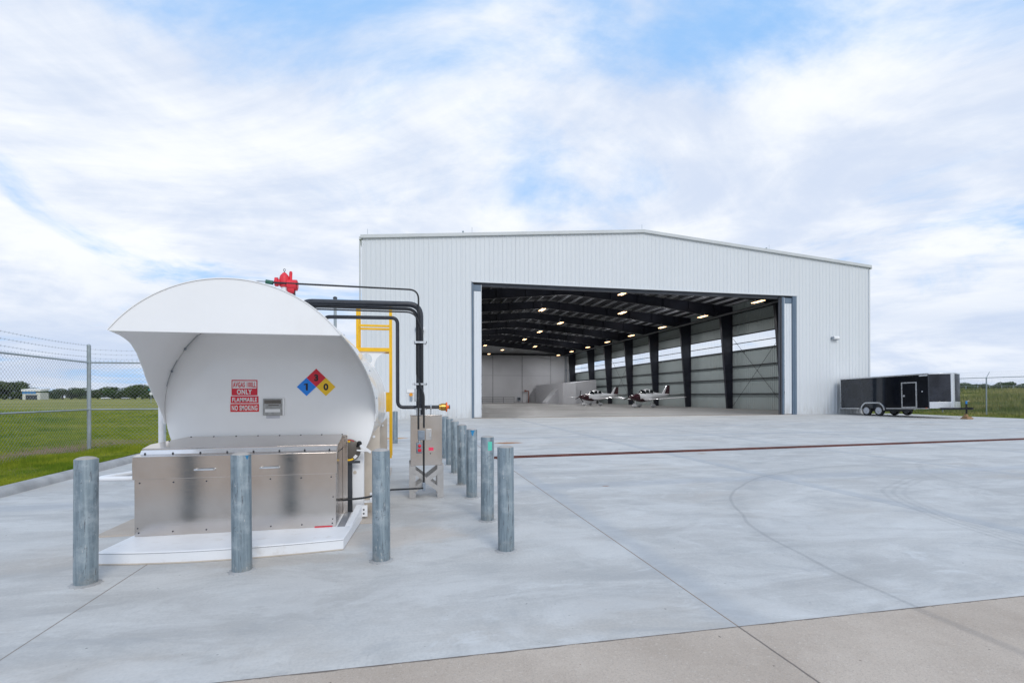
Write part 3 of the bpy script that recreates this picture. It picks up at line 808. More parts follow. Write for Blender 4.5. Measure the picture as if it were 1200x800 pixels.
conduit('floor_conduit', [(.83,-.17,.29),(1.12,-.13,.30),(1.4,.5,.275),(1.83,1.13,.165),(1.86,1.15,.165)], .2, .014)
MB().cyl((-.44,1.38,3.30),(-.34,1.38,3.285),.032,10).build('conduit_fitting', M['green'], pw)
MB().cyl((.02,1.45,2.62),(.02,1.45,2.80),.075,20).build('tank_nozzle', M['skid_white'], pw)
MB().tube(roundpath([(-.75,1.2,2.60),(-.62,1.38,3.30),(-.44,1.38,3.30)],.1), .006, 6).build('sensor_wire', M['dark_steel'], pw)

vp = thing('vent_pipe', 'thin galvanised vent pipe with cap rising behind the tank', 'vent pipe', (.414,2.4,2.55))
MB().cyl((.414,2.4,2.55),(.414,2.4,3.27),.026,14).build('pipe', M['galv_post'], vp)
MB().lathe([(.027,3.255),(.036,3.265),(.036,3.285),(.022,3.30),(.01,3.303)], (.414,2.4,0), 'z', 16).build('cap', M['dark_steel'], vp)

# ------------------------------------------------------------------ pump cabinet on legs
pb = thing('pump_cabinet', 'square stainless steel pump box on a cross braced stand beside the tank', 'pump box', (1.92,1.42,0))
BX0, BX1, BY0, BY1 = 1.675, 2.16, 1.2, 1.66
m = MB().box(BX0,BX1,BY0,BY1,.505,1.279); m.bolts([(BX1-.02,BY0,1.24),(BX0+.02,BY0,1.24)], .008); bx = m.build('box', M['steel'], pb, smooth=25, bevel=.006)
MB().box(BX0-.006,BX1+.006,BY0-.008,BY1+.006,1.2795,1.29).build('top_cover', M['steel'], pb, bevel=.003)
for lx in (BX0+.04, BX1-.04):
    for ly in (BY0+.012, BY1-.012):
        s_ = -1 if lx < 1.9 else 1
        m = MB().box(lx-.035,lx+.035,ly-.004,ly+.004,0,.54); m.bar((lx+s_*.035,ly,.0),(lx+s_*.035,ly,.54),.006,.05); m.bolts([(lx,ly-.004,.05),(lx,ly-.004,.46)], .013)
        m.build('leg', M['stand_steel'], pb, smooth=25)
for ly in (BY0+.004, BY1-.004):
    m = MB(); m.bar((BX0+.05,ly,.42),(BX1-.05,ly,.12),.07,.006,(0,1,0)); m.bar((BX0+.05,ly-.004,.12),(BX1-.05,ly-.004,.42),.07,.006,(0,1,0)); m.build('cross_brace', M['stand_steel'], pb, smooth=25)
for lx in (BX0+.008, BX1-.008):
    m = MB(); m.bar((lx,BY0+.05,.42),(lx,BY1-.05,.12),.07,.006,(1,0,0)); m.bar((lx-.004,BY0+.05,.12),(lx-.004,BY1-.05,.42),.07,.006,(1,0,0)); m.build('cross_brace', M['stand_steel'], pb, smooth=25)
j = MB().box(1.785,1.89,1.13,1.192,.905,1.05).build('junction_box', M['grey_box'], pb, bevel=.008)
MB().cyl((1.838,1.13,.978),(1.838,1.118,.978),.042,24).build('round_cover', M['grey_box'], j)
st = MB().box(1.762,1.852,1.145,1.192,.70,.865).build('push_button_station', M['grey_box'], pb, bevel=.012)
MB().sphere((1.812,1.143,.815),(.026,.016,.026),14,8).build('button', M['button_red'], st)
MB().box(1.785,1.838,1.133,1.145,.725,.775).build('button', M['button_red'], st, bevel=.006)
MB().cyl((1.81,1.17,.86),(1.81,1.17,.91),.016,12).build('nipple', M['zinc'], pb)
m = MB().box(1.905,1.995,1.165,1.199,.90,1.075); lb = m.build('latch_box', M['stand_steel'], pb, bevel=.004)
m = MB().box(1.965,1.982,1.15,1.166,.955,1.02); m.build('latch', M['zinc'], lb)
MB().box(1.95,2.025,1.1975,1.1995,.735,.785).build('warning_label', M['pink_label'], pb)
MB().cyl((1.978,1.2,.69),(1.978,1.192,.69),.009,10).build('screw_head', M['dark_steel'], pb)
MB().cyl((1.875,1.168,.92),(1.875,1.168,.22),.014,10).build('riser_conduit', M['conduit'], pb)
MB().box(1.85,1.90,1.145,1.19,.125,.25).build('elbow_box', M['grey_box'], pb, bevel=.008)

# ------------------------------------------------------------------ yellow access ladder
la = thing('access_ladder', 'yellow steel access ladder with guard rails on the side of the white tank', 'ladder', (1.3,3.4,.4))
Y0, Y1 = 3.18, 3.66
for yy in (Y0, Y1):
    m = MB().box(1.295,1.34,yy-.035,yy+.035,.40,3.36); m.build('stringer', M['yellow'], la, bevel=.003)
    m = MB().box(.69,.735,yy-.03,yy+.03,2.44,3.36); m.build('guard_post', M['yellow'], la, bevel=.003)
    m = MB().box(.735,1.295,yy-.02,yy+.02,3.315,3.36); m.build('top_rail', M['yellow'], la, bevel=.003)
    m = MB().box(.735,1.295,yy-.02,yy+.02,2.90,2.94); m.build('mid_rail', M['yellow'], la, bevel=.003)
    m = MB().box(.69,1.34,yy-.036,yy-.030,2.43,2.50); m.bolts([(.82,yy-.036,2.485),(1.05,yy-.036,2.485)], .011); m.build('toe_board', M['yellow'], la)
    m = MB().box(1.222,1.296,yy-.03,yy-.018,1.285,1.655); m.bolts([(1.25,yy-.03,1.63),(1.25,yy-.03,1.31)], .012); m.build('mounting_bracket', M['yellow'], la)
    MB().box(1.20,1.235,yy-.05,yy+.05,1.27,1.67).build('tank_clip', M['tank_white'], la)
    if yy > Y0: continue
    # white gusset plate with a round opening and a scooped edge
    n = 20; cx, cz, cr = .875, 2.285, .105
    outer = [(.70,2.43),(1.20,2.43)] + [(1.32-.30*math.cos(a)*1.0, 2.14+.29*math.sin(a)) for a in np.linspace(R(75), R(5), 9)] + [(1.03,2.05),(.70,2.20)]
    bm = bmesh.new()
    ov = [bm.verts.new((x, yy, z)) for x, z in outer]; iv = [bm.verts.new((cx+cr*math.cos(2*pi*k/n), yy, cz+cr*math.sin(2*pi*k/n))) for k in range(n)]
    ed = [bm.edges.new((ov[i], ov[(i+1) % len(ov)])) for i in range(len(ov))] + [bm.edges.new((iv[i], iv[(i+1) % n])) for i in range(n)]
    bmesh.ops.triangle_fill(bm, edges=ed, use_beauty=True)
    ex = bmesh.ops.extrude_face_region(bm, geom=list(bm.faces)); bmesh.ops.translate(bm, vec=(0,.03,0), verts=[e for e in ex['geom'] if isinstance(e, bmesh.types.BMVert)])
    bmesh.ops.recalc_face_normals(bm, faces=bm.faces)
    me = bpy.data.meshes.new('gusset_plate'); bm.to_mesh(me); bm.free(); me.materials.append(M['tank_white'])
    o = bpy.data.objects.new('gusset_plate', me); COL.objects.link(o); hang(o, la)
for k in range(9):
    MB().cyl((1.318,Y0,.55+.3*k),(1.318,Y1,.55+.3*k),.013,10).build('rung', M['yellow'], la)
MB().box(.74,1.29,Y0+.04,Y1-.04,2.445,2.47).build('platform', M['yellow'], la)

# ------------------------------------------------------------------ signs on the tank head
font = None
def lettering(body, x, z, h, w, mat, parent, y, bold=.0, space=1.0):
    cu = bpy.data.curves.new('lettering', 'FONT'); cu.body = body; cu.size = 1; cu.extrude = .0; cu.align_x = 'CENTER'; cu.offset = bold; cu.space_character = space; cu.resolution_u = 4
    o = bpy.data.objects.new('lettering', cu); COL.objects.link(o)
    dg = bpy.context.evaluated_depsgraph_get(); me = bpy.data.meshes.new_from_object(o.evaluated_get(dg))
    bpy.data.objects.remove(o); bpy.data.curves.remove(cu)
    v = np.empty(len(me.vertices)*3); me.vertices.foreach_get('co', v); v = v.reshape(-1,3)
    mn, mx = v.min(0), v.max(0)
    q = np.empty_like(v)
    if w is None: w = h*(mx[0]-mn[0])/(mx[1]-mn[1])
    q[:,0] = x + (v[:,0]-(mn[0]+mx[0])/2)/(mx[0]-mn[0])*w
    q[:,2] = z + (v[:,1]-(mn[1]+mx[1])/2)/(mx[1]-mn[1])*h
    q[:,1] = y
    me.vertices.foreach_set('co', q.ravel()); me.update(); me.materials.clear(); me.materials.append(mat); me.name = 'lettering'
    o = bpy.data.objects.new('lettering', me); COL.objects.link(o); hang(o, parent); return o
def sign(name, label, loc): return thing(name, label, 'sign', loc)
YS = -.0125
s1 = sign('fuel_sign', 'red and white AVGAS 100LL ONLY sign, uppermost of the signs on the tank', (-.338,YS,1.69))
MB().box(-.484,-.191,YS-.003,YS,1.598,1.788).build('panel', M['sign_red'], s1, bevel=.001)
MB().box(-.473,-.202,YS-.0045,YS-.0031,1.683,1.775).build('white_field', M['sign_white'], s1)
lettering('AVGAS 100LL', -.338, 1.729, .066, .258, M['sign_red'], s1, YS-.006, .032, 1.14)
lettering('ONLY', -.338, 1.641, .062, .17, M['sign_white'], s1, YS-.0045, .034, 1.1)
s2 = sign('flammable_sign', 'narrow red FLAMMABLE sign between the two other red signs on the tank', (-.336,YS,1.544))
MB().box(-.494,-.179,YS-.003,YS,1.503,1.588).build('panel', M['sign_red'], s2, bevel=.001)
lettering('FLAMMABLE', -.336, 1.545, .052, .280, M['sign_white'], s2, YS-.0045, .030, 1.14)
s3 = sign('no_smoking_sign', 'red NO SMOKING sign, lowest of the red signs on the tank', (-.336,YS,1.445))
MB().box(-.498,-.174,YS-.003,YS,1.396,1.493).build('panel', plain('sign_bright_red', (.72,.015,.02), .35, vary=.03), s3, bevel=.001)
lettering('NO SMOKING', -.336, 1.444, .066, .290, M['sign_white'], s3, YS-.0045, .034, 1.14)
s4 = thing('data_plate', 'small grey metal data plate beside the red signs on the tank', 'plate', (-.012,YS,1.45))
MB().box(-.125,.101,-.034,YS,1.35,1.556).build('plate_box', M['plate'], s4, bevel=.004)
m = MB().box(-.10,.075,-.0362,-.0341,1.388,1.428); m.build('white_strip', M['sign_white'], s4)
m = MB().box(-.108,.085,-.0358,-.0341,1.495,1.54); m.box(-.06,.06,-.0358,-.0341,1.468,1.482); m.build('engraved_strip', M['reel'], s4)
MB().box(-.091,.067,YS-.002,YS,1.312,1.349).build('paper_label', plain('grey_label', (.55,.55,.60), .5, vary=.15, scale=60, stretch=(.2,1,3)), s4)
MB().box(.102,.122,-.034,YS,1.35,1.556).build('side_flange', M['tank_white'], s4)
s5 = sign('hazard_diamond', 'hazard diamond of red, blue and yellow squares on the tank', (.497,YS,1.76))
h = .115
for nm, cx, cz, mt, t in (('red_square',.497,1.818,'sign_red','3'), ('blue_square',.381,1.703,'sign_blue','1'), ('yellow_square',.613,1.703,'sign_yellow','0')):
    q = MB().prism([(cx-h,YS-.001,cz),(cx,YS-.001,cz-h),(cx+h,YS-.001,cz),(cx,YS-.001,cz+h)], (0,-.002,0)).build(nm, M[mt], s5)
    q['at_world'] = 0
    if t == '1':
        g1 = [(-.030,.022),(-.030,.036),(-.006,.044),(.016,.044),(.016,-.044),(-.008,-.044),(-.008,.026)]
        lt = MB().prism([(cx+a_,YS-.0045,cz+b_) for a_, b_ in g1], (0,-.0006,0)).build('lettering', M['sign_black'], s5)
    else: lt = lettering(t, cx, cz, .088, None, M['sign_black'], s5, YS-.0045, .05)
    lt.parent = q; lt.location = (0,0,0)

# ------------------------------------------------------------------ bollards
def make_bollard():
    b = thing('bollard', 'x', 'bollard', local=True, group='galvanised pipe bollards around the fuel tank')
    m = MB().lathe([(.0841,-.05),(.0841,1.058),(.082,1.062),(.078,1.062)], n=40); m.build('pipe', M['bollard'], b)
    m = MB().lathe([(.0775,1.05),(.0775,1.063),(.068,1.071),(.046,1.079),(.022,1.083),(.006,1.084)], n=40); m.build('concrete_cap', M['concrete_cap'], b, smooth=50)
    m = MB().lathe([(.115,-.005),(.112,.004),(.098,.010),(.0845,.014)], n=28)
    for i, p in enumerate(m.v):
        k = 1 + .10*math.sin(i*2.7) ; m.v[i] = (p[0]*k, p[1]*k, p[2])
    m.build('grout_collar', M['kerb'], b)
    return b
spots = [(-1.06,-1.84,'front bollard at the far left, outside the white skid corner'),
         (.14,-1.77,'front bollard standing before the middle of the stainless cabinet, blue mark at its rim'),
         (1.37,-1.74,'front bollard at the right corner of the white skid, dark scuffs'),
         (2.61,-1.69,'corner bollard nearest the open concrete, right end of the front row'),
         (2.62,-.40,'bollard with a mint green sticker, second of the side row'),
         (2.61,1.10,'bollard with a blue paint splash below its cap, in the side row'),
         (2.59,2.30,'plain bollard just behind the one with the blue paint splash'),
         (2.595,3.66,'bollard in the side row, second behind the one with blue paint splash'),
         (2.59,4.95,'bollard in the side row, third behind the one with blue paint splash'),
         (2.58,6.20,'bollard mostly hidden behind the steel pump box'),
         (1.255,10.43,'distant bollard standing behind the yellow ladder'),
        ]
proto = make_bollard()
def patch(parent, name, mat, az, half, z0, z1, shape='rect'):
    """thin painted patch wrapped on the pipe"""
    mb = MB(); n = 10; r = .0848; vs = []
    for k in range(n+1):
        t = -1 + 2*k/n; a = az + half*t
        lo = z0 if shape == 'rect' else z1 - (z1-z0)*(1-abs(t))**1.1*(.8+.2*math.sin(k*2.3))
        for zz in (lo, z1): vs.append((r*math.cos(a), r*math.sin(a), zz))
    mb.add(vs, [(2*k, 2*k+2, 2*k+3, 2*k+1) for k in range(n)])
    return mb.build(name, mat, parent, fix=False)
bol = []
for i, (x, y, lab) in enumerate(spots):
    b = proto if i == 0 else copy_thing(proto, (x,y,0))
    b.location = (x, y, float(apron_z(y))); b['label'] = lab; b.rotation_euler = (R(random.uniform(-.4,.4)), R(random.uniform(-.4,.4)), random.uniform(0,6))
    bol.append(b)
def facing(i):
    x, y, _ = spots[i]; return math.atan2(CAM.y-y, CAM.x-x) - bol[i].rotation_euler.z
patch(bol[1], 'paint_mark', M['blue_mark'], facing(1)+.62, .22, 1.005, 1.055, 'tri')
patch(bol[4], 'sticker', M['mint'], facing(4)+.42, .34, .90, 1.01)
patch(bol[5], 'paint_mark', M['blue_mark'], facing(5)+.15, .42, .93, 1.055, 'tri')

# ------------------------------------------------------------------ hangar
HX0, HX1, HY0, HY1 = -1.10, 37.85, 27.07, 99.2
RX = (HX0+HX1)/2; EZ, RZ = 11.82, 13.40; DX0, DX1, DZ = 5.99, 31.16, 9.23
def roofz(x): return RZ - (RZ-EZ)*abs(x-RX)/(RX-HX0)
hg = thing('hangar', 'large white ribbed metal aircraft hangar with its wide door standing open', 'hangar', (RX, HY0, FZ))
def ribs(a, b, pitch=.305, dep=.022, flat=.205):
    """(along, outward) profile of the sheet"""
    out = []; k = 0; x = a
    while x < b - pitch:
        out += [(x, 0), (x+flat, 0), (x+flat+.028, dep), (x+pitch-.028, dep)]; x += pitch
    out += [(x, 0), (b, 0)]; return out
def ribbed(prof, place, zlo, zhi, m):
    for (a0, d0), (a1, d1) in zip(prof[:-1], prof[1:]):
        p0, p1 = place(a0, d0), place(a1, d1)
        v = [(p0[0],p0[1],zlo(a0)),(p1[0],p1[1],zlo(a1)),(p1[0],p1[1],zhi(a1)),(p0[0],p0[1],zhi(a0))]
        m.add(v, [(0,1,2,3)])
front = lambda a, d: (a, HY0-d)
m = MB()
ribbed(ribs(HX0, DX0), front, lambda a: .02, roofz, m)
pm = ribs(DX0, DX1); 
ribbed([p for p in pm], front, lambda a: DZ, roofz, m)
ribbed(ribs(DX1, HX1), front, lambda a: .02, roofz, m)
m.build('front_wall', M['wall'], hg, smooth=20)
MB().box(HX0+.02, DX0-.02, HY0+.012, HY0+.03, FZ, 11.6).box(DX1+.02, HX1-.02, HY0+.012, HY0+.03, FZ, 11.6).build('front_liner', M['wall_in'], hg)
m = MB(); m.prism([(DX0,HY0+.012,DZ+.02),(DX1,HY0+.012,DZ+.02),(DX1,HY0+.012,roofz(DX1)-.3),(RX,HY0+.012,RZ-.3),(DX0,HY0+.012,roofz(DX0)-.3)], (0,.02,0)); m.build('gable_liner', M['ceiling'], hg)
BAY = 8.56; WZ0, WZ1 = 6.56, 8.22
right = lambda a, d: (HX1+d, a); left = lambda a, d: (HX0-d, a)
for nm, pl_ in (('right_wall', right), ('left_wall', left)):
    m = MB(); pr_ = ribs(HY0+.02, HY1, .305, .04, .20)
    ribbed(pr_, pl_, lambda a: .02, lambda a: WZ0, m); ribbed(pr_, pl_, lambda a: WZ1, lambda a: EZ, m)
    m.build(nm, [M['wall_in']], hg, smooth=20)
for k in range(8):
    y0 = HY0 + BAY*k + .1; y1 = HY0 + BAY*(k+1) - .1
    w_ = MB(); w_.box(HX1-.03,HX1+.03,y0-.1,y1+.1,WZ0-.04,WZ0); w_.box(HX1-.03,HX1+.03,y0-.1,y1+.1,WZ1,WZ1+.04)
    w_ = w_.build('window', M['girt'], hg)
    m = MB()
    for (a0,d0),(a1,d1) in zip(ribs(y0,y1,.61,.03,.5)[:-1], ribs(y0,y1,.61,.03,.5)[1:]):
        m.add([(HX1+d0,a0,WZ0),(HX1+d1,a1,WZ0),(HX1+d1,a1,WZ1),(HX1+d0,a0,WZ1)], [(0,1,2,3)])
    m.build('pane', M['window'], w_, smooth=0, fix=False).location = (0,0,0)
m = MB().box(HX0, HX1, HY1, HY1+.15, .0, EZ); m.prism([(HX0,HY1,EZ),(HX1,HY1,EZ),(RX,HY1,RZ-.05)], (0,.15,0)); m.build('back_wall', M['back_wall'], hg)
m = MB()
for x in (12.5, 19.6, 26.0, 32.3, 35.5): m.box(x-.10, x+.10, HY1-.06, HY1, FZ, 10.1)
for x0, x1 in ((12.6,19.5),(19.7,25.9),(26.1,32.2)): m.box(x0,x1,HY1-.02,HY1,5.85,5.93)
m.build('wall_seam', M['seam'], hg)
m = MB().box(HX0+.1,HX1-.1,HY1-.5,HY1-.2,10.15,10.55); m.build('crane_beam', M['girt'], hg)
# roof
for s_ in (0, 1):
    xe = HX0-.12 if s_ == 0 else HX1+.12; ze = roofz(HX0 if s_ == 0 else HX1) - .12*(RZ-EZ)/(RX-HX0)
    m = MB().prism([(xe,HY0-.10,ze),(RX,HY0-.10,RZ),(RX,HY0-.10,RZ+.06),(xe,HY0-.10,ze+.06)], (0,HY1-HY0+.4,0)); m.build('roof_slope', M['roof'], hg)
    xi = HX0+.05 if s_ == 0 else HX1-.05
    m = MB().prism([(xi,HY0+.03,roofz(xi)-.10),(RX,HY0+.03,RZ-.10),(RX,HY0+.03,RZ-.04),(xi,HY0+.03,roofz(xi)-.04)], (0,HY1-HY0-.06,0)); m.build('ceiling_liner', M['ceiling'], hg)
    # rake trim: a folded box along the gable edge
    m = MB().prism([(xe,HY0-.16,ze-.13),(RX,HY0-.16,RZ-.13),(RX,HY0-.16,RZ+.09),(xe,HY0-.16,ze+.09)], (0,.04,0))
    m.prism([(xe,HY0-.119,ze-.13),(RX,HY0-.119,RZ-.13),(RX,HY0-.119,RZ-.11),(xe,HY0-.119,ze-.11)], (0,.085,0))
    m.build('rake_trim', M['trim'], hg, bevel=.01)
    xg = HX0-.05 if s_ == 0 else HX1+.05
    m = MB().box(min(xg,xg+(.16 if s_ else -.16)), max(xg,xg+(.16 if s_ else -.16)), HY0-.09, HY1, ze-.2, ze-.02); m.build('gutter', M['trim'], hg, bevel=.01)
    xc = HX0 if s_ == 0 else HX1
    m = MB().box(xc-.06,xc+.06,HY0-.06,HY0+.06,.02,EZ-.25); m.build('corner_trim', M['wall'], hg, bevel=.01)
MB().cyl((HX0-.16,HY0-.02,.1),(HX0-.16,HY0-.02,EZ-.3),.05,12).build('downspout', M['trim'], hg)
for x in (HX0+.3, 6.0, RX, 28.9):
    MB().cyl((x,HY0+.2,roofz(x)),(x,HY0+.2,roofz(x)+.55),.011,6).build('lightning_rod', M['galv_post'], hg)
for x in (5.4, 28.7):
    m = MB().cyl((x,HY0+.25,roofz(x)),(x,HY0+.25,roofz(x)+.25),.05,8); m.sphere((x,HY0+.25,roofz(x)+.27),.07,8,6); m.build('roof_vent', M['galv_post'], hg)
# frames
def frame_mesh(y):
    m = MB(); f_ = .30; t = .03
    def ib(pts):                       # pts = outline of the web, flanges along the two long edges
        m.prism([(x,y-.01,z) for x,z in pts], (0,.02,0))
    for sg in (1, -1):
        X = lambda x: x if sg > 0 else HX0+HX1-x
        xo, xb, xk = 37.6, 36.98, 36.15
        zt = lambda x: roofz(x)-.34
        kz = zt(xk)-1.35
        ib([(X(xo),FZ),(X(xb),FZ),(X(xk),kz),(X(xk),zt(xk)),(X(xo),zt(xo))])
        ib([(X(xk),kz),(X(28.5),zt(28.5)-.95),(X(RX),zt(RX)-.88),(X(RX),zt(RX)),(X(xk),zt(xk))])
        m.bar((X(xo),y,FZ),(X(xo),y,zt(xo)),.03,f_,(0,1,0)); m.bar((X(xb),y,FZ),(X(xk),y,kz),.03,f_,(0,1,0))
        for a, b in (((xk,kz),(28.5,zt(28.5)-.95)), ((28.5,zt(28.5)-.95),(RX,zt(RX)-.88)), ((xo,zt(xo)),(RX,zt(RX)))):
            m.bar((X(a[0]),y,a[1]),(X(b[0]),y,b[1]),f_,.03,(0,0,1))
        for x in np.arange(20.0, 36, 3.05): m.bar((X(x),y-.08,zt(x)-.86),(X(x),y-.08,zt(x)-.02),.012,.16,(0,1,0))
        m.bar((X(xk),y,kz),(X(xk),y,zt(xk)),.25,.02,(1,0,0))
    return m
fr = None
for k in range(1, 9):
    y = HY0 + BAY*k if k < 8 else HY1-.7
    if fr is None: fr = frame_mesh(y).build('rigid_frame', M['frame_dark'], hg, smooth=0); y_first = y
    else:
        c = fr.copy(); COL.objects.link(c); c.location.y += y - y_first
x = HX0+1.2
while x < HX1-.6:
    z = roofz(x)-.115
    m = MB(); m.bar((x,HY0+.2,z-.10),(x,HY1-.1,z-.10),.012,.20); m.box(x-.04,x+.04,HY0+.2,HY1-.1,z-.205,z-.19); m.box(x-.04,x+.04,HY0+.2,HY1-.1,z-.012,z)
    m.build('purlin', M['purlin'], hg, smooth=0); x += 1.42
for z in (1.84*.946+.086, 3.43, 4.86, WZ0, 7.36, WZ1, 9.45, 10.7):
    m = MB().box(HX1-.24,HX1-.03,HY0+.2,HY1-.1,z-.06,z-.045); m.box(HX1-.24,HX1-.225,HY0+.2,HY1-.1,z-.13,z-.045); m.build('girt', M['girt'], hg, smooth=0)
m = MB().cyl((35.3,HY0+.3,10.27),(35.3,HY1-.6,10.27),.11,14)
for k in range(1,8): m.cyl((35.3,HY0+BAY*k,10.27),(35.9,HY0+BAY*k,10.9),.02,6)
m.build('sprinkler_main', plain('grey_main_pipe', (.10,.105,.115), .45), hg)
for k in (1, 5):
    m = MB(); y0, y1 = HY0+BAY*k+.3, HY0+BAY*(k+1)-.3
    m.cyl((HX1-.3,y0,.4),(HX1-.3,y1,7.9),.02,6); m.cyl((HX1-.3,y0,7.9),(HX1-.3,y1,.4),.02,6); m.build('cross_brace', M['girt'], hg)
# door opening
MB().box(DX0,DX1,HY0+.015,HY0+1.1,DZ-.06,DZ+.30).build('door_header', M['header'], hg)
MB().box(DX0+.1,DX1-.1,HY0+.25,HY0+.55,DZ-.22,DZ-.062).build('door_track', M['header'], hg)
MB().box(DX0-.06,DX0-.002,HY0-.05,HY0+.35,FZ,DZ).build('door_jamb', M['jamb'], hg, bevel=.004)
MB().box(DX0-.06,DX1+.06,HY0-.05,HY0+.011,DZ-.03,DZ+.06).build('header_trim', M['wall'], hg)
def leaf(x0, x1, y, lbl):
    o = MB(); w = (x1-x0)
    n = 3
    for k in range(n):
        a = x0 + w*k/n; o.box(a+.01, a+w/n-.01, y-.05, y+.04, FZ+.05, 8.62)
        o.box(a+.05, a+w/n-.05, y-.065, y-.05, FZ+.05, 8.62)
    o.box(x0, x1, y-.03, y+.05, FZ+.02, 8.63)
    d_ = o.build('door_leaf', M['door_white'], hg, smooth=0)
    MB().box(x0, x1, y-.07, y+.06, 8.64, 9.05).build('leaf_cap', M['jamb'], d_, bevel=.006)
    MB().box(x0 if lbl else x1-.03, x0+.03 if lbl else x1, y-.085, y-.071, FZ+.02, 9.05).build('edge_strip', M['alu'], d_)
    return d_
leaf(DX0+.10, DX0+.62, HY0+.14, False)
MB().box(DX0+.002,DX0+.095,HY0+.05,HY0+.2,FZ,9.1).build('door_post', M['jamb'], hg, bevel=.004)
for k in range(1, 4): MB().box(DX0+.10,DX0+.60,HY0+.08+.22*k,HY0+.20+.22*k,FZ+.03,9.0).build('stacked_leaf', M['door_white'], hg)
leaf(30.10, 30.78, HY0+.14, True)
MB().box(30.79,31.14,HY0-.02,HY0+.22,FZ,9.17).build('door_post', M['jamb'], hg, bevel=.004)
MB().box(30.90,30.95,HY0-.05,HY0-.02,FZ,9.17).build('post_rib', M['jamb'], hg)
m = MB().box(29.93,30.09,HY0+.05,HY0+.14,FZ,9.1); m.build('door_post', M['jamb'], hg, bevel=.004)
for k, xx in enumerate((29.82, 29.70)): MB().box(xx,xx+.06,HY0+.08+.06*k,HY0+.16+.06*k,FZ,9.1).build('stacked_leaf', M['header'], hg)
MB().box(29.77,29.81,HY0+.10,HY0+.14,FZ,9.1).build('stacked_leaf', M['girt'], hg)
tag(MB().box(DX0,DX1,HY0+.02,HY0+.34,FZ-.02,FZ+.006).build('threshold_plate', M['thresh'], hg))
MB().box(HX0,DX0-.07,HY0-.055,HY0-.036,.02,.11).build('base_trim', M['trim'], hg)
MB().box(DX1+.07,HX1,HY0-.055,HY0-.036,.02,.11).build('base_trim', M['trim'], hg)

def wall_light(x, z, label):
    t = thing('wall_light', label, 'wall light', (x,HY0-.06,z), local=True, group='wall pack lights on the hangar front')
    m = MB().prism([(-.24,0,.15),(-.24,-.16,.15),(-.24,-.26,.0),(-.24,-.22,-.10),(-.24,0,-.12)], (.48,0,0)); m.build('housing', M['sign_white'], t, bevel=.015)
    MB().prism([(-.2,-.04,-.125),(-.2,-.21,-.105),(-.2,-.21,-.13),(-.2,-.04,-.15)], (.4,0,0)).build('lens', M['grey_box'], t)
    MB().box(-.34,-.245,-.12,.0,-.08,.10).build('junction_box', M['grey_box'], t, bevel=.01)
wall_light(34.56, 6.02, 'white wall light on the plain hangar front right of the door')
wall_light(2.55, 5.95, 'white wall light on the hangar front half hidden behind the dark pipes')
es = thing('shutoff_station', 'small emergency shutoff with white plate and orange ring on the hangar wall', 'shutoff', (1.92,HY0-.05,1.7))
MB().box(1.66,2.18,HY0-.046,HY0-.037,1.80,2.02).build('plate', M['sign_white'], es)
m = MB().cyl((1.93,HY0-.12,1.68),(1.93,HY0-.037,1.68),.11,20); m.build('orange_ring', plain('amber_ring', (.8,.32,.02), .4), es)
m = MB().box(1.86,2.02,HY0-.13,HY0-.037,1.28,1.54); m.build('pull_box', M['grey_box'], es, bevel=.01)

# ceiling lamps
lamp = thing('ceiling_light', 'x', 'ceiling light', group='lit lamps hanging from the hangar ceiling', local=True)
m = MB().box(-.22,.22,-.74,.74,.05,.10); m.build('housing', M['lamp_body'], lamp, bevel=.01)
for yy in (-.12,.12): MB().box(yy-.045,yy+.045,-.70,.70,.020,.0495).build('tube', M['lamp'], lamp)
MB().tube([(0,-.5,.10),(0,0,.7),(0,.5,.10)],.006,5).cyl((0,0,.7),(0,0,1.6),.006,5).build('hanger', M['girt'], lamp)
LS = [(31.97,32.5),(31.97,41.05),(31.97,49.6),(31.97,58.2),(31.97,66.7),(31.97,75.3),(31.97,83.9),(31.97,92.4),
      (18.77,31.4),(22.7,40.4),(14.4,40.2),(18.76,48.4),(18.5,56.5),(18.6,65.5),(22.8,75.6),(14.3,75.3),(18.6,82.9),(17.6,91.8)]
LA = bpy.data.lights.new('lamp_glow', 'AREA'); LA.shape = 'RECTANGLE'; LA.size = .3; LA.size_y = 1.3; LA.energy = 125; LA.color = (.97,.98,1.0)
LU = LA.copy(); LU.energy = 20
for i, (x, y) in enumerate(LS):
    z = 9.75
    t = lamp if i == 0 else copy_thing(lamp, (x,y,z))
    t.location = (x,y,z)
    if i < 8: lab = ['ceiling lamp nearest the right side of the hangar door, above the first bay'] + ['ceiling lamp over the right hand bays, number %s from the door in its line' % w for w in ('second','third','fourth','fifth','sixth','seventh')] + ['last ceiling lamp of the right hand line, beside the far wall']; t['label'] = lab[i].replace('number ', '')
    else: t['label'] = ['ceiling lamp below the ridge nearest the door header','right one of the first side by side lamp pair below the ridge','left one of the first side by side lamp pair below the ridge','ridge lamp just behind the first lamp pair','second ridge lamp behind the first lamp pair','third ridge lamp behind the first lamp pair','right one of the far lamp pair near the back wall','left one of the far lamp pair, near the white door leaf','ridge lamp just in front of the back wall beam','rearmost ridge lamp, seen against the pale back wall'][i-8]
    l = bpy.data.objects.new('lamp_glow', LA); COL.objects.link(l); l.parent = t; l.location = (0,0,.015)
    l = bpy.data.objects.new('added_fill_light', LU); COL.objects.link(l); l.parent = t; l.location = (0,0,.12); l.rotation_euler = (pi,0,0)  # upward fill added to brighten the purlins, besides the lit tubes

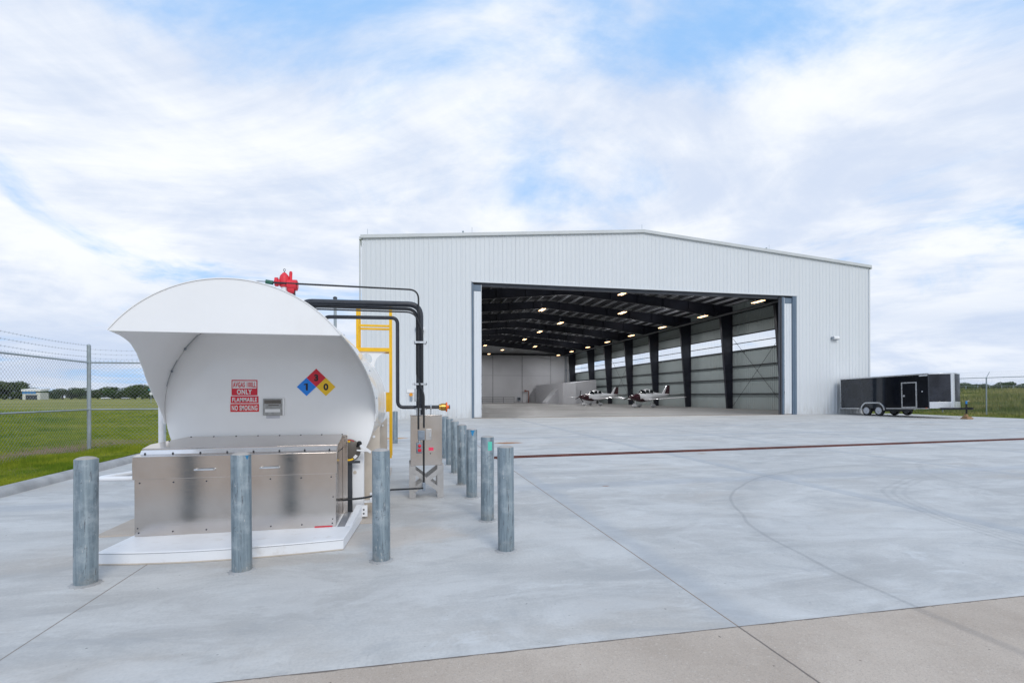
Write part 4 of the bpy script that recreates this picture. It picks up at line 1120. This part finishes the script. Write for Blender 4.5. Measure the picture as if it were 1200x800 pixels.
# inside fittings
ob = thing('office_block', 'white office enclosure in the far right corner of the hangar', 'office block', (33,85,FZ))
MB().prism([(31.2,82,FZ),(36.1,82,FZ),(36.1,82,4.5),(31.2,82,3.8)], (0,16.5,0)).build('main_room', M['office'], ob)
MB().box(28.8,31.199,79.2,98.5,FZ,3.80).build('front_room', M['office'], ob)
m = MB().prism([(28.8,82,FZ),(26.6,82,FZ),(26.6,82,.4),(28.799,82,2.9)], (0,3,0)); m.build('stair_wall', M['office'], ob)
hr = thing('handrail', 'low dark handrail along the back wall inside the hangar', 'handrail', (18,97.5,FZ))
m = MB()
for z in (.45,.8,1.2): m.cyl((10,97.6,FZ+z),(23.9,97.6,FZ+z),.03,6)
m.build('rails', M['dark_steel'], hr)
for x in np.arange(10.2, 24.0, 2.28): MB().cyl((x,97.6,FZ),(x,97.6,FZ+1.22),.035,6).build('post', M['dark_steel'], hr)
sp = thing('standpipe', 'red brown standpipe on the back wall beside the office enclosure', 'pipe', (26.9,98.8,FZ))
MB().tube(roundpath([(26.7,98.8,2.6),(27.3,98.8,2.6),(27.3,98.8,FZ)], .15), .10, 8).build('riser', M['copper'], sp); MB().box(26.4,26.75,98.6,98.95,2.4,2.8).build('hose_valve', M['copper'], sp)
pn = thing('electrical_cabinet', 'small dark cabinet at the foot of the back wall', 'cabinet', (25.2,98.7,FZ))
MB().box(24.9,25.5,98.6,99.1,.5,1.25).build('box', M['grey_box'], pn); MB().box(24.96,25.44,98.58,98.6,.7,1.15).build('door', M['dark_steel'], pn)
for x, zz in ((35.7, 3.8), (36.5, 3.8)):
    t = thing('wall_pipe', 'grey vertical pipe %s on the back wall' % ('nearer the office' if x < 36 else 'in the far corner'), 'pipe', (x,98.9,zz)); MB().cyl((x,98.9,zz),(x,98.9,10.3),.09,8).build('pipe', M['grey_box'], t); MB().box(x-.16,x+.16,98.78,99.02,7.0,7.2).build('bracket', M['grey_box'], t)

# ------------------------------------------------------------------ light aircraft
def aircraft(label):
    t = thing('light_aircraft', label, 'aircraft', local=True, group='white low wing aircraft parked in the hangar')
    # x forward (nose at +3.2), y left wing, z up
    secs = [(2.95,.17,.16,1.30),(2.75,.30,.26,1.28),(2.3,.41,.37,1.25),(1.7,.50,.48,1.25),(.9,.60,.62,1.27),(0,.62,.64,1.32),(-.9,.52,.55,1.38),(-1.9,.34,.40,1.44),(-3.2,.20,.26,1.50),(-4.5,.08,.16,1.56)]
    def ring(x, w, h, z, n=20): return [(x, w*math.cos(2*pi*k/n)*(1), z + h*math.sin(2*pi*k/n)) for k in range(n)]
    MB().loft([ring(*s) for s in secs[2:]]).build('fuselage', M['plane_white'], t, smooth=50)
    c_ = MB().loft([ring(*s) for s in secs[:3]] + [ring(1.72,.503,.483,1.25)]); c_.build('nose_cowl', M['maroon'], t, smooth=50)
    MB().loft([ring(1.9,.40,.30,1.08,12), ring(1.3,.56,.34,1.02,12), ring(.7,.50,.14,.84,12)]).build('cowl_flash', M['maroon'], t, smooth=50)
    can = [(1.25,.30,.05,1.78),(.75,.48,.34,1.78),(.1,.53,.54,1.78),(-.6,.48,.47,1.80),(-1.5,.25,.12,1.76)]
    cn = MB().loft([ring(*s) for s in can]); cn.build('cabin', M['plane_white'], t, smooth=50)
    for sy in (-1, 1):
        for x0, x1, z0, z1 in ((.02,.66,1.78,2.19),(-.80,-.08,1.80,2.18)):
            m = MB(); yw = lambda x: sy*(.55 - .06*abs(x))
            m.prism([(x0,yw(x0)*.98,z0),(x1,yw(x1)*.98,z0),(x1-.12,yw(x1)*.80,z1),(x0+.05,yw(x0)*.80,z1)], (0,sy*.03,0)); m.build('side_window', M['dark_glass'], t)
    MB().loft([ring(1.27,.32,.06,1.80), ring(.76,.495,.35,1.795), ring(.66,.50,.37,1.79)]).build('windscreen', M['dark_glass'], t, smooth=50)
    for sy in (1, -1):
        def airfoil(x0, ch, y, z, th): return [(x0-ch*u, y, z+th*v) for u, v in ((0,0),(.08,.45),(.3,.62),(.65,.4),(1,.02),(.65,-.12),(.3,-.3),(.08,-.28))]
        w = MB().loft([airfoil(.95,1.45,sy*.35,.92,.16), airfoil(.80,1.10,sy*3.2,1.10,.13), airfoil(.62,.72,sy*5.6,1.26,.09), airfoil(.35,.35,sy*5.85,1.29,.04)]); w.build('wing', M['plane_white'], t, smooth=50)
        MB().loft([airfoil(-3.75,.85,sy*.02,1.62,.07), airfoil(-3.95,.50,sy*1.95,1.66,.04)]).build('tailplane', M['plane_white'], t, smooth=50)
        g_ = MB().tube([(.05,sy*.45,.95),(-.05,sy*1.05,.28)], [.07,.05], 10); g_.loft([[(.42,sy*1.08,.20),(.40,sy*1.06,.24),(.40,sy*1.10,.24)],[(.15,sy*1.20,.14),(.15,sy*1.08,.42),(.15,sy*.96,.14)],[(-.5,sy*1.10,.2),(-.5,sy*1.08,.26),(-.5,sy*1.06,.2)]]); g_.sphere((.0,sy*1.08,.25),(.50,.14,.21),12,8)
        g_ = g_.build('main_gear', M['plane_white'], t, smooth=50); MB().cyl((.0,sy*1.04,.19),(.0,sy*1.12,.19),.19,18).build('tyre', M['tyre'], g_)
    g_ = MB().tube([(2.0,0,.9),(2.25,0,.28)], [.06,.05], 10); g_.sphere((2.2,0,.25),(.50,.14,.21),12,8); g_ = g_.build('nose_gear', M['plane_white'], t, smooth=50); MB().cyl((2.2,-.04,.18),(2.2,.04,.18),.18,18).build('tyre', M['tyre'], g_)
    MB().prism([(-3.2,-.04,1.68),(-4.12,-.04,2.78),(-4.55,-.04,2.80),(-4.45,-.04,1.55)], (0,.08,0)).build('fin', M['plane_white'], t)
    MB().prism([(-3.66,-.045,1.66),(-4.30,-.045,2.79),(-4.80,-.045,2.82),(-4.75,-.045,1.6),(-4.35,-.045,1.58)], (0,.09,0)).build('rudder', M['maroon'], t)
    pr_ = MB(); 
    for a in (75, 195, 315):
        ca, sa = math.cos(R(a)), math.sin(R(a)); pr_.bar((3.08,0,1.27),(3.08,.98*ca,1.27+.98*sa),.13,.03,(1,0,0))
    pr_.build('propeller', M['black'], t)
    MB().loft([ring(2.95,.17,.17,1.27,14), ring(3.15,.14,.14,1.27,14), ring(3.32,.04,.04,1.27,14)]).build('spinner', M['maroon'], t, smooth=60)
    return t
A = aircraft('white aircraft with maroon nose nearer the door, wing reaching right')
def place_plane(t, nx, ny, hx, hy):
    a = math.atan2(hy, hx); t.rotation_euler = (0,0,a); t.location = (nx - 3.25*math.cos(a), ny - 3.25*math.sin(a), FZ)
Bp = copy_thing(A, (0,0,0), label='smaller looking white aircraft with maroon nose parked farther in, near the white office block')
place_plane(A, 28.28, 50.97, -.906, -.424); place_plane(Bp, 26.28, 63.64, -.927, -.378)

# ------------------------------------------------------------------ enclosed trailer
tr = thing('enclosed_trailer', 'long black enclosed cargo trailer parked beside the hangar corner', 'trailer', (35.93,23.8,.085), (R(-1.25),0,0), local=True)
TY0, TY1, TW = 2.75, -4.05, 1.27                # rear and front of the box, half width, local metres
MB().box(-TW,TW,TY1,TY0,.50,2.78).build('body', M['trailer_black'], tr, bevel=.02)
MB().box(-TW-.006,-TW-.001,-.05,TY0-.06,.58,2.66).build('side_reflection', M['trailer_reflect'], tr)  # thin sheet over the rear side that carries the painted reflection
nose = MB().prism([(-TW+.02,TY1-.002,.95),(-.18,TY1-.52,.95),(.18,TY1-.52,.95),(TW-.02,TY1-.002,.95)], (0,0,1.80)); nose.build('nose', plain('trailer_nose_skin', (.022,.024,.032), .30, vary=.4, scale=1.3, spec=.3), tr, bevel=.02)
MB().prism([(-TW+.01,TY1-.004,.52),(-.19,TY1-.53,.52),(.19,TY1-.53,.52),(TW-.01,TY1-.004,.52)], (0,0,.428)).build('stone_guard', M['alu'], tr, bevel=.01)
MB().prism([(-.20,TY1-.49,.52),(-.13,TY1-.56,.52),(.0,TY1-.58,.52),(.10,TY1-.56,.52),(.14,TY1-.50,.52)], (0,0,2.27)).build('corner_post', M['alu'], tr, smooth=60)
MB().prism([(-TW-.01,TY0,2.72),(-TW-.01,TY1,2.72),(-.22,TY1-.56,2.72),(.22,TY1-.56,2.72),(TW+.01,TY1,2.72),(TW+.01,TY0,2.72)], (0,0,.085)).build('roof_rail', M['alu'], tr, bevel=.01)
for sx in (-1, 1):
    x0, x1 = sorted((sx*(TW+.001), sx*(TW+.022)))
    MB().box(x0,x1,TY1,-1.05,.485,.545).box(x0,x1,1.08,TY0,.485,.545).build('bottom_rail', M['alu'], tr)
    m = MB(); P = []
    for a in np.linspace(0, pi, 15): P.append((.93*math.cos(a)*1.0, .40+.52*min(1, math.sin(a)*1.25)))
    for (a0,b0),(a1,b1) in zip(P[:-1],P[1:]): m.bar((sx*(TW+.03),a0,b0),(sx*(TW+.03),a1,b1),.09,.055,(1,0,0))
    m.build('fender', M['alu'], tr)
    for y in (.49, -.49):
        w = MB().lathe([(.20,-.08),(.245,-.10),(.33,-.10),(.36,-.07),(.36,.07),(.33,.10),(.245,.10),(.20,.08)], (sx*(TW-.06), y, .36), 'x', 28)
        w = w.build('wheel', M['tyre'], tr, smooth=40)
        MB().lathe([(.04,-.125),(.07,-.12),(.09,-.09),(.19,-.085),(.225,-.106),(.243,-.106),(.243,.106),(.225,.106),(.19,.085),(.09,.09),(.07,.12),(.04,.125)], (sx*(TW-.06), y, .36), 'x', 24).build('rim', M['rim'], w)
    MB().box(*sorted((sx*(TW+.002), sx*(TW+.02))), TY0-.05,TY0,.5,2.75).build('rear_corner_trim', M['alu'], tr)
MB().box(-1.1,1.1,-.9,.9,.30,.50).build('axle_frame', M['dark_steel'], tr)
d_ = MB().box(-TW-.016,-TW-.002,-3.27,-2.19,.56,2.28).build('side_door', M['alu'], tr, bevel=.004)
MB().box(-TW-.022,-TW-.0165,-3.18,-2.28,.64,2.20).build('door_skin', M['trailer_black'], d_)
m = MB().box(-TW-.05,-TW-.022,-2.46,-2.34,1.30,1.42); m.build('door_latch', M['alu'], d_)
MB().box(-TW-.03,-TW-.002,-3.66,-3.60,1.60,1.66).build('clearance_lamp', M['sign_white'], tr)
MB().box(-TW-.03,-TW-.002,-3.95,-3.83,.53,.57).build('marker_lamp', M['amber'], tr)
MB().box(-TW-.024,-TW-.002,-4.0,-3.45,2.63,2.70).build('name_strip', M['sign_white'], tr)
MB().box(-TW+.03,-TW-.02,TY1-.01,TY1+.04,.52,2.74).build('front_corner_trim', M['dark_steel'], tr)
m = MB()
for sx in (-1,1): m.bar((sx*.75,TY1-.3,.50),(0,TY1-1.45,.50),.08,.12)
m.box(-.06,.06,TY1-1.65,TY1-1.30,.44,.58); m.build('tongue', M['black'], tr)
m = MB().cyl((.05,TY1-1.25,.20),(.05,TY1-1.25,.98),.045,12); m.box(-.02,.12,TY1-1.30,TY1-1.2,.44,.6); jk = m.build('jack', M['black'], tr)
MB().cyl((.05,TY1-1.25,.80),(.05,TY1-1.25,.98),.05,12).build('jack_band', plain('blue_band', (.02,.2,.5), .4), jk)
MB().cyl((.05,TY1-1.25,.97),(.30,TY1-1.25,1.0),.012,8).build('crank', M['zinc'], jk)
MB().cyl((.05,TY1-1.25,.19),(.05,TY1-1.25,.21),.10,14).build('jack_foot', M['black'], jk)
wb = thing('wood_block', 'pile of brown wood blocks under the trailer tongue', 'block', (36.0,18.5,.1))
MB().box(35.76,36.24,18.30,18.70,.05,.14).build('lower_board', M['wood'], wb, bevel=.006); MB().box(35.82,36.18,18.35,18.65,.141,.215).build('upper_board', M['wood'], wb, bevel=.006)
m = MB(); m.prism([(35.88,18.5,.216),(36.12,18.5,.216),(36.06,18.5,.36),(35.94,18.5,.36)], (0,.12,0)); m.build('wedge', M['wood'], wb)

# ------------------------------------------------------------------ fences
def link_mesh(p0, p1, z0, z1, step=.10, r=.0022, zf=None):
    """woven wire: two families of diagonal strands, each a thin solid wire"""
    p0 = Vector((p0[0],p0[1],0)); p1 = Vector((p1[0],p1[1],0)); L = (p1-p0).length; d = (p1-p0)/L; nrm = Vector((-d.y,d.x,0)); H = z1-z0
    V = []; F = []
    for fam in (1,-1):
        c = -H + step/2
        while c < L:
            a, b = (c, 0.0), (c+H, H)
            if a[0] < 0: a = (0, -c)
            if b[0] > L: b = (L, L-c)
            if b[0]-a[0] > 1e-3:
                if fam < 0: a, b = (L-a[0], a[1]), (L-b[0], b[1])
                q0 = p0 + d*a[0] + Vector((0,0,z0+a[1])) + nrm*(fam*r); q1 = p0 + d*b[0] + Vector((0,0,z0+b[1])) + nrm*(fam*r)
                if zf: q0.z += zf(q0.x,q0.y); q1.z += zf(q1.x,q1.y)
                t = (q1-q0).normalized(); u = t.cross(nrm).normalized(); k = len(V)
                for q in (q0, q1):
                    for an in (0, 2.094, 4.189): V.append(q + (u*math.cos(an) + nrm*math.sin(an))*r)
                F += [(k,k+1,k+4,k+3),(k+1,k+2,k+5,k+4),(k+2,k,k+3,k+5)]
            c += step
    return MB().add(V, F)
def fence(t, posts, z, H, ext, strands=True, rails=(1.0,.47), pr=.038, skip=(), wire=.0024, step=.10, arms=None, zf=lambda x,y: 0.0):
    for i, (x, y) in enumerate(posts):
        if i in skip: continue
        g0 = z + zf(x,y)
        m = MB().cyl((x,y,g0-.1),(x,y,g0+H+ext),pr*(1.25 if i == len(posts)-1 else 1),12); m.sphere((x,y,g0+H+ext),pr*1.15,10,6)
        for hh in (.25,.6,1.0,1.4,1.8): m.cyl((x,y,g0+H*hh/2.44-.012),(x,y,g0+H*hh/2.44+.012),pr*1.35,12)
        p_ = m.build('post', M['galv_post'], t)
        if arms: MB().bar((x,y,g0+H),(x+arms[0],y+arms[1],g0+H+.42),.035,.02).build('barb_arm', M['galv_post'], p_).location = (0,0,0)
    for (x0,y0),(x1,y1) in zip(posts[:-1], posts[1:]):
        for k in rails: MB().cyl((x0,y0,z+zf(x0,y0)+H*k),(x1,y1,z+zf(x1,y1)+H*k),.021,8).build('rail', M['galv_post'], t)
        if strands:
            for k in range(3):
                w = MB(); n = int(math.hypot(x1-x0,y1-y0)/.12); off = (ext*(k+1)/3 if not arms else .42*(k+1)/3); ax, ay = ((arms[0]*(k+1)/3, arms[1]*(k+1)/3) if arms else (0,0))
                q = [Vector((x0+ax+(x1-x0)*s_/8, y0+ay+(y1-y0)*s_/8, z+zf(x0,y0)*(1-s_/8)+zf(x1,y1)*s_/8+H+off-.03*math.sin(pi*s_/8))) for s_ in range(9)]
                w.tube(q, .003, 4)
                for j in range(1, n):
                    c = q[0].lerp(q[-1], j/n); c.z -= .03*math.sin(pi*j/n); w.bar(c-Vector((0,0,.02)), c+Vector((.012,.0,.02)), .004, .004)
                w.build('barbed_wire', M['wire'], t)
    m = MB()
    for (x0,y0),(x1,y1) in zip(posts[:-1], posts[1:]):
        b = link_mesh((x0,y0),(x1,y1), z+.03, z+H+.06, step, wire, zf if zf(x0,y0) or zf(x1,y1) else None); m.add(b.v, b.f)
    m.build('chain_link_mesh', M['wire'], t, smooth=0, fix=False)
LZ = .10
f1 = thing('chain_link_fence', 'tall chain link fence with barbed wire at the left, running back to the corner post', 'fence', (-6.8,6,LZ))
fence(f1, [(-6.66,2.6),(-6.745,5.74),(-6.86,9.12)], LZ, 2.42, .46)
f2 = thing('chain_link_fence', 'short chain link panel between the corner post and the tank hood', 'fence', (-6,9.1,LZ))
fence(f2, [(-6.84,9.12),(-5.07,9.12)], LZ, 2.42, .36, skip=(0,))
f3 = thing('chain_link_gate', 'chain link gate leaf mostly hidden behind the white tank', 'gate', (-3.6,9.1,.03))
fence(f3, [(-5.02,9.12),(-2.2,9.12)], .03, 2.4, .0, strands=False, rails=(1.0,.48,.02))
f4 = thing('chain_link_fence', 'chain link fence with angled barbed wire arms beyond the black trailer', 'fence', (41.9,30,.19))
fence(f4, [(41.9,12.56+3.0*k) for k in range(14)], .19, 2.58, .0, rails=(1.0,), arms=(.22,-.05), wire=.0022, step=.12)
f5 = thing('chain_link_fence', 'low distant chain link fence across the meadow before the right hand trees', 'fence', ray(1.0,122)+(1.9,))
fence(f5, [ray(.80+.0235*k, 122) for k in range(16)], 0.0, 1.75, .0, rails=(1.0,), strands=False, pr=.06, wire=.004, step=.3, zf=lambda x,y: float(field_z(x,y)))

# ------------------------------------------------------------------ grass
def blades(name, P, hgt, wid, mat, lean=.35):
    n = len(P); th = rng.uniform(0, 2*pi, n); ln = rng.uniform(0, lean, n)*hgt; la_ = rng.uniform(0, 2*pi, n)
    dx, dy = np.cos(th)*wid/2, np.sin(th)*wid/2
    v = np.empty((n,3,3)); v[:,0] = P - np.stack([dx,dy,np.zeros(n)],-1); v[:,1] = P + np.stack([dx,dy,np.zeros(n)],-1)
    v[:,2] = P + np.stack([np.cos(la_)*ln, np.sin(la_)*ln, hgt], -1)
    me = bpy.data.meshes.new(name); me.vertices.add(n*3); me.vertices.foreach_set('co', v.ravel())
    me.loops.add(n*3); me.loops.foreach_set('vertex_index', np.arange(n*3)); me.polygons.add(n); me.polygons.foreach_set('loop_start', np.arange(n)*3)
    me.update(calc_edges=True); me.validate(); me.materials.append(mat)
    o = bpy.data.objects.new(name, me); COL.objects.link(o); return o
def wedge(n, t0, t1, d0, d1):
    t = rng.uniform(t0, t1, n); d = 1/rng.uniform(1/d1, 1/d0, n)
    x = CAM.x + d*(t*math.cos(YAW) + math.sin(YAW)); y = CAM.y + d*(-t*math.sin(YAW) + math.cos(YAW)); return x, y, d
# verge beside the kerb and the field beyond the fence
x, y, d = wedge(240000, -1.25, -.62, 8, 60)
k = (x < kerb_x(y) - .20); x, y, d = x[k], y[k], d[k]
bare = np.exp(-((x+7.8)/1.1)**2)*(y < 13); k = rng.uniform(0,1,len(x)) > bare*.93; x, y, d = x[k], y[k], d[k]
tuft = .6 + .5*np.sin(x*1.9+y*.7)*np.sin(y*1.3-x*.4)
hh = rng.uniform(.05, .17, len(x))*np.clip(tuft,.35,1.3)*(1+sstep(10,22,-x)*.8)
o = blades('verge_grass', np.stack([x,y,field_z(x,y)-.02],-1), hh, .006+.0007*d, M['blade']); tag(o, 'green grass between the kerb and the left fence', 'grass', kind='stuff')
x, y, d = wedge(90000, .74, 1.15, 33, 135)
k = (x > 40.45) & (rng.uniform(0,1,len(x)) < .25+.75*sstep(40.4,46,x)); x, y, d = x[k], y[k], d[k]
cl = .55+.45*np.sin(x*.33+np.sin(y*.21)*2)*np.cos(y*.27)
hh = (rng.uniform(.08,.2,len(x))*(1-sstep(43,52,x)) + rng.uniform(.4,1.1,len(x))*cl*sstep(43,52,x))
o = blades('meadow_grass', np.stack([x,y,field_z(x,y)-.03],-1), hh, .01+.0011*d, M['tall'], .5); tag(o, 'tall yellow green meadow grass beyond the trailer', 'grass', kind='stuff')

# ------------------------------------------------------------------ trees
def tree(seed, h, label, group):
    r_ = np.random.default_rng(seed); t = thing('broadleaf_tree', label, 'tree', local=True, group=group)
    m = MB(); top = Vector((r_.normal(0,.1), r_.normal(0,.1), h*.45)); m.tube([(0,0,-.2),(0,0,h*.2),top], [h*.035,h*.028,h*.018], 8)
    for k in range(5):
        a = r_.uniform(0,2*pi); m.tube([(0,0,h*(.18+.05*k)), (math.cos(a)*h*.2, math.sin(a)*h*.2, h*(.42+.06*k)), (math.cos(a)*h*.32, math.sin(a)*h*.32, h*(.55+.06*k))], [h*.016,h*.011,h*.004], 6)
    m.build('trunk', M['bark'], t)
    nl = 16; C_ = []
    for k in range(nl):
        a = r_.uniform(0,2*pi); q = r_.uniform(0,.46)*h; zz = h*r_.uniform(.12,.80); q *= math.sqrt(max(.1,1-((zz/h-.45)/.5)**2)); C_.append((q*math.cos(a), q*math.sin(a), zz, h*r_.uniform(.11,.21)))
    n = 4200; idx = r_.integers(0,nl,n); Cc = np.array(C_)[idx]
    dirn = r_.normal(size=(n,3)); dirn /= np.linalg.norm(dirn,axis=1)[:,None]
    P = Cc[:,:3] + dirn*(Cc[:,3]*r_.uniform(.35,1,n)**.5)[:,None]*np.array([1.15,1.15,.85])
    P[:,2] = np.maximum(P[:,2], h*.06)
    s_ = h*r_.uniform(.014,.030,n)
    a = r_.normal(size=(n,3)); a /= np.linalg.norm(a,axis=1)[:,None]; b = np.cross(a, r_.normal(size=(n,3))); b /= np.linalg.norm(b,axis=1)[:,None]
    v = np.stack([P-a*s_[:,None], P+b*s_[:,None]*.7, P+a*s_[:,None], P-b*s_[:,None]*.7], 1).reshape(-1,3)
    me = bpy.data.meshes.new('crown'); me.vertices.add(n*4); me.vertices.foreach_set('co', v.ravel()); me.loops.add(n*4); me.loops.foreach_set('vertex_index', np.arange(n*4))
    me.polygons.add(n); me.polygons.foreach_set('loop_start', np.arange(n)*4); me.update(calc_edges=True); me.validate(); me.materials.append(M['leaf'])
    o = bpy.data.objects.new('crown', me); COL.objects.link(o); o.parent = t
    return t
GL, GR = 'trees along the far edge of the left field', 'trees along the far edge of the right meadow'
kinds = [tree(s, 6.0, 'x', GL) for s in (3, 8, 15, 21)]
used = set()
def put_tree(k, t, d, h, label, group):
    x, y = ray(t, d); z = float(field_z(x, y))
    o = kinds[k] if k not in used else copy_thing(kinds[k], (x,y,z)); used.add(k)
    o.location = (x,y,z-.05); s_ = h/6.0; o.scale = (s_*random.uniform(1.5,2.0), s_*random.uniform(1.5,2.0), s_); o.rotation_euler = (0,0,random.uniform(0,6)); o['label'] = label; o['group'] = group
row = [(-1.02,320,8.2),(-1.0,300,8.8),(-.985,310,8.6),(-.967,300,8.2),(-.945,330,7.2),(-.925,350,5.5),(-.915,300,5.0),(-.90,330,5.4),(-.885,320,6.2),(-.868,310,7.2),(-.85,320,6.6),(-.832,310,7.0),(-.815,330,6.0),(-.80,310,6.2),(-.785,320,7.4),(-.77,330,5.8),(-.757,310,6.6),(-.742,300,8.0),(-.728,310,8.4),(-.712,300,8.2),(-.695,310,8.0),(-.68,320,7.6),(-.66,310,7.6),(-.64,320,7.4)]
for i, (t, d, h) in enumerate(row):
    lab = 'tall dark tree at the left edge of the far tree row' if i < 4 else ('low bushy tree beside the white building with a blue band' if i in (4,5,6,7) else ('broad dark tree of the far row beside the tank hood edge' if i > 16 else 'rounded green tree in the far row seen through the left fence'))
    put_tree(i % 4, t, d, h*(1.45 if i < 4 else 1.18), lab, GL)
rowr = [(.868,190,3.6),(.878,205,4.8),(.889,195,5.0),(.90,210,4.6),(.912,200,4.3),(.925,195,4.2),(.938,210,4.4),(.950,200,3.6),(.962,195,4.6),(.973,205,5.3),(.984,195,5.0),(1.0,210,3.8),(1.012,200,4.6),(1.024,205,4.8),(1.04,200,5.0),(1.06,205,5.0),(1.085,200,4.6),(.84,200,4.2),(.855,210,4.4)]
for i, (t, d, h) in enumerate(rowr):
    lab = 'low dark tree in the row just beyond the black trailer nose' if i < 4 or i > 16 else ('rounded taller tree in the far row right of the fence post' if 8 <= i <= 10 else 'low green tree in the far row behind the right meadow')
    put_tree((i+1) % 4, t, d, h, lab, GR)

# ------------------------------------------------------------------ far things
x, y = ray(-.938, 285); bz = float(field_z(x,y))
bd = thing('low_building', 'small white building with a blue band among the far left trees', 'building', (x,y,bz), (0,0,-YAW+.3), local=True)
MB().box(-4,4,-4,4,0,3.9).build('wall', M['cream'], bd); MB().box(-4.05,2.0,-4.06,-4.0,3.2,4.6).build('blue_band', M['blue_wall'], bd)
MB().prism([(-4.4,-4.4,4.6),(4.4,-4.4,4.6),(4.4,4.4,5.2),(-4.4,4.4,5.2)], (0,0,1.1)).build('roof', M['sign_white'], bd)
MB().box(-2.6,2.6,-4.05,-4.0,.0,2.6).build('door', M['dark_steel'], bd)
def car(t, d, label, mat, rz):
    x, y = ray(t, d); o = thing('parked_car', label, 'car', (x,y,float(field_z(x,y))), (0,0,rz), 'cars parked beyond the fields', local=True)
    MB().prism([(-2.2,-.88,.35),(2.2,-.88,.35),(2.25,-.88,.75),(1.3,-.88,.92),(-2.1,-.88,.95)], (0,1.76,0)).build('body', mat, o, bevel=.06)
    MB().prism([(-1.75,-.75,.95),(1.25,-.75,.92),(.45,-.68,1.45),(-1.2,-.68,1.45)], (0,1.45,0)).build('cabin', M['dark_glass'], o, bevel=.06)
    for cx in (-1.35,1.35):
        for sy in (-.86,.70): MB().cyl((cx,sy,.33),(cx,sy+.16,.33),.33,16).build('wheel', M['tyre'], o)
car(.964, 148, 'white car parked beyond the right meadow, behind the low fence', M['car_white'], -YAW+.2)
car(-.80, 290, 'pale car parked below the far left trees, left one of two', M['car_white'], -YAW)
car(-.76, 288, 'pale car parked below the far left trees, right one of two', M['alu'], -YAW)
x, y = ray(-.711, 120); sg = thing('roadside_sign', 'small teal and white sign on a pole beyond the left fence', 'sign', (x,y,float(field_z(x,y))), (0,0,-YAW), local=True)
MB().cyl((0,0,-.2),(0,0,3.1),.06,8).build('pole', M['galv_post'], sg); MB().box(-.65,.65,-.06,.0,2.9,3.3).build('name_board', M['teal'], sg); MB().lathe([(.01,-.05),(.36,-.04),(.36,.0),(.01,.01)], (0,-.07,2.2), 'y', 18).build('round_board', M['sign_white'], sg)

# ------------------------------------------------------------------ render settings
scene.view_settings.view_transform = 'Standard'; scene.view_settings.look = 'None'; scene.view_settings.gamma = 1; scene.view_settings.exposure = .16
scene.view_settings.use_curve_mapping = False
scene.render.engine = 'CYCLES'
scene.cycles.use_denoising = True
try: scene.cycles.denoiser = 'OPENIMAGEDENOISE'
except Exception: pass
scene.cycles.max_bounces = 8; scene.cycles.diffuse_bounces = 5; scene.cycles.transparent_max_bounces = 8
scene.cycles.sample_clamp_indirect = 6
scene.render.film_transparent = False
